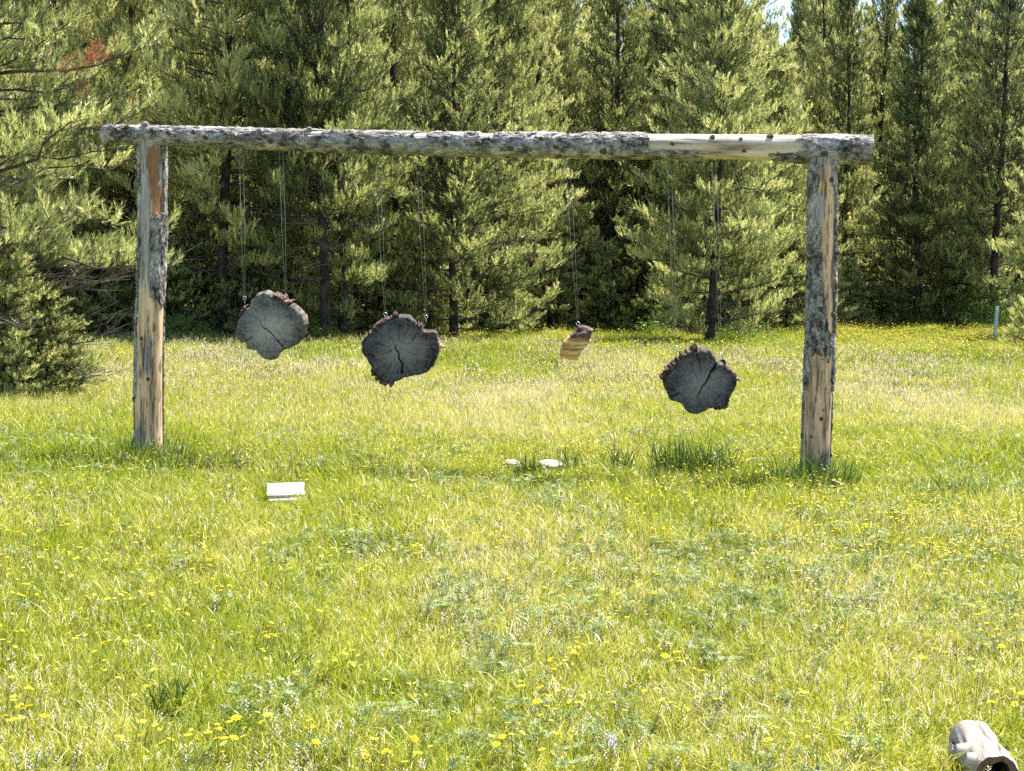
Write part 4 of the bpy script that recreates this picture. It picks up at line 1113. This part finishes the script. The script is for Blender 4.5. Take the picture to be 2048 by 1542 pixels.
# places kept clear of tall growth: (x, y, radius, reach towards the camera)
CLEAR = [(pb.x, pb.y + .1, .17, .75), (G(1024, 947).x, G(1024, 947).y + .08, .11, .7), (G(1101, 950).x, G(1101, 950).y + .1, .14, .7), (G(1965, 1520).x, G(1965, 1520).y, .17, .8)]
def clear_factor(x, y):
    f = np.ones_like(x)
    for cx, cy, r_, fr in CLEAR:
        inside = (np.abs(x - cx) < r_) & (y < cy + r_) & (y > cy - r_ - fr)
        f = np.where(inside, np.where(y > cy - r_, 0.25, 0.62), f)
    for p in (pL0, pR0): f = np.where((x - p.x) ** 2 + (y - p.y) ** 2 < .15 ** 2, 0.25, f)
    return f

def tile(seed, size, nb, h0, h1, wd, dryf, tallf, segs, lean=.36, curl=.7):
    """a square of meadow: thousands of curved tapering blades in uneven sub-clumps, vectorised"""
    rg = np.random.default_rng(seed)
    nc = max(20, nb // 26)
    cxy = (rg.random((nc, 2)) - .5) * size; ch = .65 + .7 * rg.random(nc); cv = rg.normal(0, .22, nc); caz = rg.random(nc) * 6.28
    c = rg.integers(0, nc, nb)
    loose = rg.random(nb) < .35
    p = np.where(loose[:, None], (rg.random((nb, 2)) - .5) * size, cxy[c] + rg.normal(0, size * .045, (nb, 2)))
    h = (h0 + (h1 - h0) * rg.random(nb) ** 1.3) * ch[c]
    dry = rg.random(nb) < dryf; tl = rg.random(nb) < tallf
    h = np.where(tl, h * 1.55, h); h = np.where(dry, h * (.9 + .5 * rg.random(nb)), h)
    v = np.where(dry, .82 + .18 * rg.random(nb), .36 + cv[c] + rg.normal(0, .22, nb))
    az = np.where(rg.random(nb) < .5, caz[c] + rg.normal(0, .8, nb), rg.random(nb) * 6.28)
    ln = np.abs(rg.normal(0, lean, nb)) * np.where(dry, 1.4, 1.0); cu = curl * rg.random(nb) * 1.3
    fz = rg.random(nb) * 6.28; w_ = wd * (.6 + .7 * rg.random(nb)) * np.where(dry, .62, 1.0) * .5
    d = np.stack([np.cos(az), np.sin(az)], 1); sd = np.stack([np.cos(fz), np.sin(fz)], 1)
    V = np.zeros((nb, 2 * segs + 1, 3))
    for k in range(segs + 1):
        f = k / segs; a = ln + cu * f * f
        q = p + d * (h * f * np.sin(a))[:, None]; z = h * f * np.cos(a) - .015
        if k < segs:
            o = sd * (w_ * (1 - .5 * f))[:, None]
            V[:, 2 * k, :2] = q - o; V[:, 2 * k + 1, :2] = q + o; V[:, 2 * k, 2] = V[:, 2 * k + 1, 2] = z
        else:
            V[:, 2 * k, :2] = q; V[:, 2 * k, 2] = z
    tri = []
    for k in range(segs - 1): tri += [[2 * k, 2 * k + 1, 2 * k + 3], [2 * k, 2 * k + 3, 2 * k + 2]]
    tri.append([2 * segs - 2, 2 * segs - 1, 2 * segs])
    m_ = 2 * segs + 1
    F = (np.arange(nb)[:, None, None] * m_ + np.array(tri)[None]).reshape(-1, 3)
    return mesh_np('grass_tile', V.reshape(-1, 3), F, M['grass'], {'var': ('FLOAT', np.repeat(np.clip(v, 0, 1), m_))})
def dryness(x, y):
    d = fbm(x * .6, y * .28, 11, 4)
    band = np.exp(-((y - 20.0) / 4.5) ** 2) * .24 - np.exp(-((y - 12.9) / 1.8) ** 2) * .20 + np.exp(-((y - 8.2) / 2.2) ** 2) * .10 - .10 * np.clip((y - 27) / 6, 0, 1)
    return np.clip((d - .5) * 1.3 + .41 + band, 0, 1)
def lay_tiles(name, size, pitch, y0, y1, margin, tiles, label):
    """tiles: list of (mesh, dryness it suits); laid on a jittered grid so neighbours barely overlap"""
    objs = [bpy.data.objects.new('%s_%02d' % (name, i), me) for i, (me, _) in enumerate(tiles)]
    suit = np.array([q for _, q in tiles])
    X, Y = np.meshgrid(np.arange(-(.36 * y1 + margin), .36 * y1 + margin, pitch), np.arange(y0, y1, pitch))
    X = X.ravel() + (rng.random(X.size) - .5) * pitch * .3; Y = Y.ravel() + (rng.random(Y.size) - .5) * pitch * .3
    keep = np.abs(X) < .36 * Y + margin
    into = Y - edge_y(X); keep &= (into < 2) | (rng.random(len(X)) < .3)
    bad = np.zeros(len(X), bool)
    for cx, cy, r_, fr in CLEAR: bad |= (np.abs(X - cx) < r_ + pitch * .6) & (Y < cy + r_ + pitch * .5) & (Y > cy - r_ - fr - pitch * .5)
    for p in (pL0, pR0): bad |= (np.abs(X - p.x) < .15 + pitch * .5) & (np.abs(Y - p.y) < .15 + pitch * .5)
    holes = np.stack([X[keep & bad], Y[keep & bad]], 1)
    X, Y = X[keep & ~bad], Y[keep & ~bad]; n_ = len(X)
    dr = dryness(X, Y); want = np.clip(dr + rng.normal(0, .13, n_), 0, 1)
    idx = np.argmin(np.abs(want[:, None] - suit[None]) + .16 * rng.random((n_, len(suit))), 1)
    rz = rng.integers(0, 4, n_) * (math.pi / 2) + rng.normal(0, .12, n_)
    s = .82 + .36 * fbm(X * .7, Y * .7, 17) + rng.normal(0, .05, n_)
    tint = np.clip(dr * .85 + rng.normal(0, .05, n_), 0, 1)
    scatter(name, np.stack([X, Y, ground_z(X, Y)], 1), idx, rz, np.stack([np.ones(n_), np.ones(n_), s], 1), tint, objs, label)
    return holes
near_tiles = [(tile(700 + i, .5, 2500, .035, .125, .0048, dv * .40 + .15, .09, 3, .42, .8), dv) for i, dv in enumerate((0, .15, .25, .35, .45, .55, .65, .75, .85, 1.0))]
mid_tiles = [(tile(720 + i, .7, 2700, .05, .155, .0068, dv * .40 + .18, .12, 3), dv) for i, dv in enumerate((0, .15, .3, .4, .5, .6, .75, .9))]
far_tiles = [(tile(740 + i, 1.6, 4600, .06, .17, .0115, dv * .4 + .15, .12, 2), dv) for i, dv in enumerate((0, .2, .35, .5, .65, .85))]
holes = [(h, .5) for h in lay_tiles('meadow_grass', .5, .46, 4.0, 9.5, 2.2, near_tiles, 'yellow-green foreground meadow grass mixed with dry straw-coloured stalks')]
holes += [(h, .7) for h in lay_tiles('middle_meadow_grass', .7, .63, 9.6, 22.0, 2.4, mid_tiles, 'meadow grass round and behind the log frame, drier and paler further back')]
lay_tiles('far_meadow_grass', 1.6, 1.45, 22.8, 64.0, 3.0, far_tiles, 'far meadow grass running back to the edge of the wood')
# shorter grass, clump by clump, close round the things lying in the meadow
clump_objs = [proto('grass_clump_%02d' % i, *blades(300 + i, 30, .07, .05, .16, .005, .35, .7, v0=.15 if i < 4 else .8, v1=.6 if i < 4 else 1), M['grass']) for i in range(6)]
hx, hy = [], []
for (cx, cy), sz in holes:
    k = int(300 * sz * sz); hx.append(cx + (rng.random(k) - .5) * sz * .95); hy.append(cy + (rng.random(k) - .5) * sz * .95)
x, y = np.concatenate(hx), np.concatenate(hy); n_ = len(x); s = (.7 + .6 * rng.random(n_)) * clear_factor(x, y); dry = dryness(x, y)
scatter('trampled_grass', np.stack([x, y, ground_z(x, y)], 1), np.where(rng.random(n_) < .15 + .4 * dry, rng.integers(4, 6, n_), rng.integers(0, 4, n_)), rng.random(n_) * 6.28, np.stack([np.maximum(s, .6), np.maximum(s, .6), s], 1), np.clip(dry * .85 + rng.normal(0, .1, n_), 0, 1), clump_objs, 'shorter grass around the things lying in the meadow and the post feet')

# herbs: grey-green palmate leaves in patches
ho = [proto('herb_%d' % i, *herb(400 + i, 14, .12, .024, .07), M['herb']) for i in range(5)]
x, y = sample(55, 4.4, 16); x2, y2 = sample(11, 16, 36); x = np.concatenate([x, x2]); y = np.concatenate([y, y2])
pk = fbm(x * .9, y * .55, 29, 3); keep = rng.random(len(x)) < np.clip((pk - .46) * 2.4, .05, .6); x, y = x[keep], y[keep]; n_ = len(x)
s = (.45 + .6 * rng.random(n_)) * np.maximum(clear_factor(x, y), .3)
scatter('meadow_herbs', np.stack([x, y, ground_z(x, y)], 1), rng.integers(0, 5, n_), rng.random(n_) * 6.28, np.stack([s, s, s], 1), rng.random(n_), ho, 'patches of grey-green broad-leaved herbs in the grass')

# small flowers too many to count
def flower_protos(nm, seed, k, args, mat):
    out = []
    for i in range(k):
        V, F, A, SV_, SF_, SA_ = heads(seed + i, *args)
        me = mesh_np('%s_%d' % (nm, i), [tuple(v) for v in V + SV_], F + [[q + len(V) for q in f] for f in SF_], mat, {'var': ('FLOAT', A + SA_)})
        me.materials.append(M['stem'])
        mi = np.zeros(len(me.polygons), np.int32); mi[len(F):] = 1; me.polygons.foreach_set('material_index', mi)
        out.append(bpy.data.objects.new('%s_%d' % (nm, i), me))
    return out
fo = flower_protos('yellow_flower', 500, 6, (4, .09, .09, .17, .0105, 7), M['yellow'])
x, y = sample(28, 5, 14); x2, y2 = sample(11, 14, 28); x3, y3 = sample(5, 28, 56)
x = np.concatenate([x, x2, x3]); y = np.concatenate([y, y2, y3])
pk = fbm(x * .5, y * .3, 37, 3) + .10 * np.exp(-((y - 10.2) / 1.3) ** 2) + .22 * np.clip((x - 2) / 8, 0, 1) * (y > 24) + .12 * np.exp(-((y - edge_y(x) + 3) / 3) ** 2)
keep = (rng.random(len(x)) < np.clip((pk - .40) * 2.2, .10, .8)) & (clear_factor(x, y) > .9) & (y < edge_y(x) + .5); x, y = x[keep], y[keep]; n_ = len(x)
s = (.7 + .5 * rng.random(n_)) * (1 + .9 * np.clip((y - 14) / 20, 0, 1))
scatter('yellow_wildflowers', np.stack([x, y, ground_z(x, y)], 1), rng.integers(0, 6, n_), rng.random(n_) * 6.28, np.stack([s, s, s], 1), rng.random(n_), fo, 'countless small yellow wildflowers scattered over the meadow')
po = flower_protos('seed_head', 520, 5, (7, .14, .07, .15, .008, 9, True, True), M['pinkish'])
x, y = sample(32, 4.6, 15); x2, y2 = sample(26, 15, 34); x = np.concatenate([x, x2]); y = np.concatenate([y, y2])
keep = (rng.random(len(x)) < np.clip(dryness(x, y) * 1.2 - .15, .12, 1)) & (clear_factor(x, y) > .9); x, y = x[keep], y[keep]; n_ = len(x)
s = (.7 + .6 * rng.random(n_)) * (1 + .6 * np.clip((y - 14) / 14, 0, 1))
scatter('pale_seed_heads', np.stack([x, y, ground_z(x, y)], 1), rng.integers(0, 5, n_), rng.random(n_) * 6.28, np.stack([s, s, s], 1), rng.random(n_), po, 'pale pinkish seed heads standing in the dry grass')

# yellow wildflower plants close to the camera, one by one
fv = []
for i in range(5):
    pl = []; r5 = random.Random(540 + i)
    for k in range(5):
        V, F, A, SV_, SF_, SA_ = heads(540 + i * 7 + k, 1, .001, .09, .16, .0145, 8)
        off = Vector((r5.gauss(0, .035), r5.gauss(0, .035), 0))
        # petals share the centre point, so a head is one connected piece
        Vn = [tuple(v + off) for v in V]; Fn = []; cen = 0
        for q in range(8): Fn.append([cen, 4 * q + 1, 4 * q + 2, 4 * q + 3])
        nb_ = len(V) - 6; Fn += [[cen, nb_ + q, nb_ + (q + 1) % 6] for q in range(6)]
        pl.append((mesh_np('flower_head', Vn, Fn, M['yellow'], {'var': ('FLOAT', A)}), mesh_np('stem', [tuple(v + off) for v in SV_], SF_, M['stem'], {'var': ('FLOAT', SA_)})))
    fv.append(pl)
spots = [(740, 1530), (770, 1537), (800, 1528), (1040, 1502), (1025, 1512), (415, 1500), (440, 1503), (465, 1506), (290, 1488), (255, 1496), (488, 1482), (40, 1445), (48, 1455), (545, 1278), (185, 1300), (52, 1215), (1115, 1432), (1085, 1340), (1165, 1300), (1175, 1305), (1065, 1395),
         (1130, 1405), (855, 1106), (390, 1118), (420, 1122), (800, 1100), (1010, 1060), (1090, 1050), (1150, 1195), (1220, 1195), (1300, 1190), (1235, 1235), (1940, 1240), (1990, 1290), (1870, 1335), (1955, 1355), (1500, 1100), (1350, 1080), (1480, 1075), (1660, 1050), (1800, 1020), (30, 1020),
         (120, 1050), (70, 1070), (250, 1055), (1390, 1350), (1340, 1330), (690, 1340), (620, 1490), (1560, 1490), (1600, 1400), (2020, 1420), (1290, 1130), (930, 1130), (870, 1050), (1720, 1110), (1860, 1150), (560, 1130), (1545, 1015), (1030, 990)]
for i, (u, v) in enumerate(spots):
    p = G(u, v + 40); o = empty('yellow_wildflower', (p.x, p.y, float(ground_z(p.x, p.y))), i * 1.7); k = random.uniform(.85, 1.2); o.scale = (k, k, k)
    row = 'bottom edge' if v > 1470 else 'lower foreground' if v > 1270 else 'mid foreground' if v > 1120 else 'mid meadow'
    colm = 'far left' if u < 300 else 'left' if u < 700 else 'centre' if u < 1150 else 'right of centre' if u < 1500 else 'far right'
    tag(o, 'yellow wildflower plant blooming in the %s, %s of the picture' % (row, colm), 'wildflower', 'yellow wildflowers, %s, %s' % (row, colm))
    for a, b in fv[i % 5]: link('flower_head', a, o); link('stem', b, o)
V, F, A, SV_, SF_, SA_ = heads(560, 3, .012, .13, .16, .016, 12, True, True)
p = G(1214, 1560); o = empty('purple_wildflower', (p.x, p.y, float(ground_z(p.x, p.y)))); tag(o, 'single purple wildflower at the bottom edge of the meadow', 'wildflower')
link('flower_heads', mesh_np('flower_heads', [tuple(v) for v in V], F, M['purple'], {'var': ('FLOAT', A)}), o); link('stems', mesh_np('stems', [tuple(v) for v in SV_], SF_, M['stem'], {'var': ('FLOAT', SA_)}), o)

# taller dark grass tufts that stand out of the meadow
for i, (u, v, nb, rad, h0, h1, vv, lab) in enumerate((
        (1632, 985, 240, .34, .16, .42, .35, 'tall grass tuft growing round the foot of the right post'),
        (300, 935, 170, .27, .14, .36, .3, 'grass tuft growing round the foot of the left post'),
        (225, 905, 90, .18, .10, .2, .95, 'pale grey-green tuft just left of the left post'),
        (1385, 955, 330, .34, .18, .42, .22, 'large dark green grass tuft below the right hanging round'),
        (1238, 955, 60, .12, .2, .38, .2, 'thin dark grass tuft between the cut rounds and the large tuft'),
        (1145, 950, 40, .12, .15, .34, .35, 'grass tuft right of the larger cut round'),
        (1055, 955, 46, .10, .10, .22, .6, 'grass tuft between the two cut rounds'),
        (1858, 770, 150, .35, .18, .36, .8, 'bright yellow-green grass tuft in the meadow right of the right post'),
        (1915, 1002, 110, .28, .14, .3, .6, 'green grass tuft in the lower right meadow'),
        (335, 1430, 60, .06, .10, .2, .5, 'upright grass tuft in the lower left foreground'),
        (590, 1345, 60, .07, .06, .13, .3, 'low dark green tuft in the left foreground'),
        (1265, 885, 60, .2, .12, .25, .6, 'grass tuft below the small hanging chunk'))):
    p = G(u, v); V, F, A = blades(600 + i, nb, rad, h0, h1, .009, .2, .5, v0=max(0, vv - .35), v1=min(1, vv + .3))
    o = link('grass_tuft', mesh_np('grass_tuft', [tuple(q) for q in V], F, M['tuft'], {'var': ('FLOAT', A)}), None, (p.x, p.y, float(ground_z(p.x, p.y))))
    tag(o, lab, 'grass tuft', 'taller grass tufts')
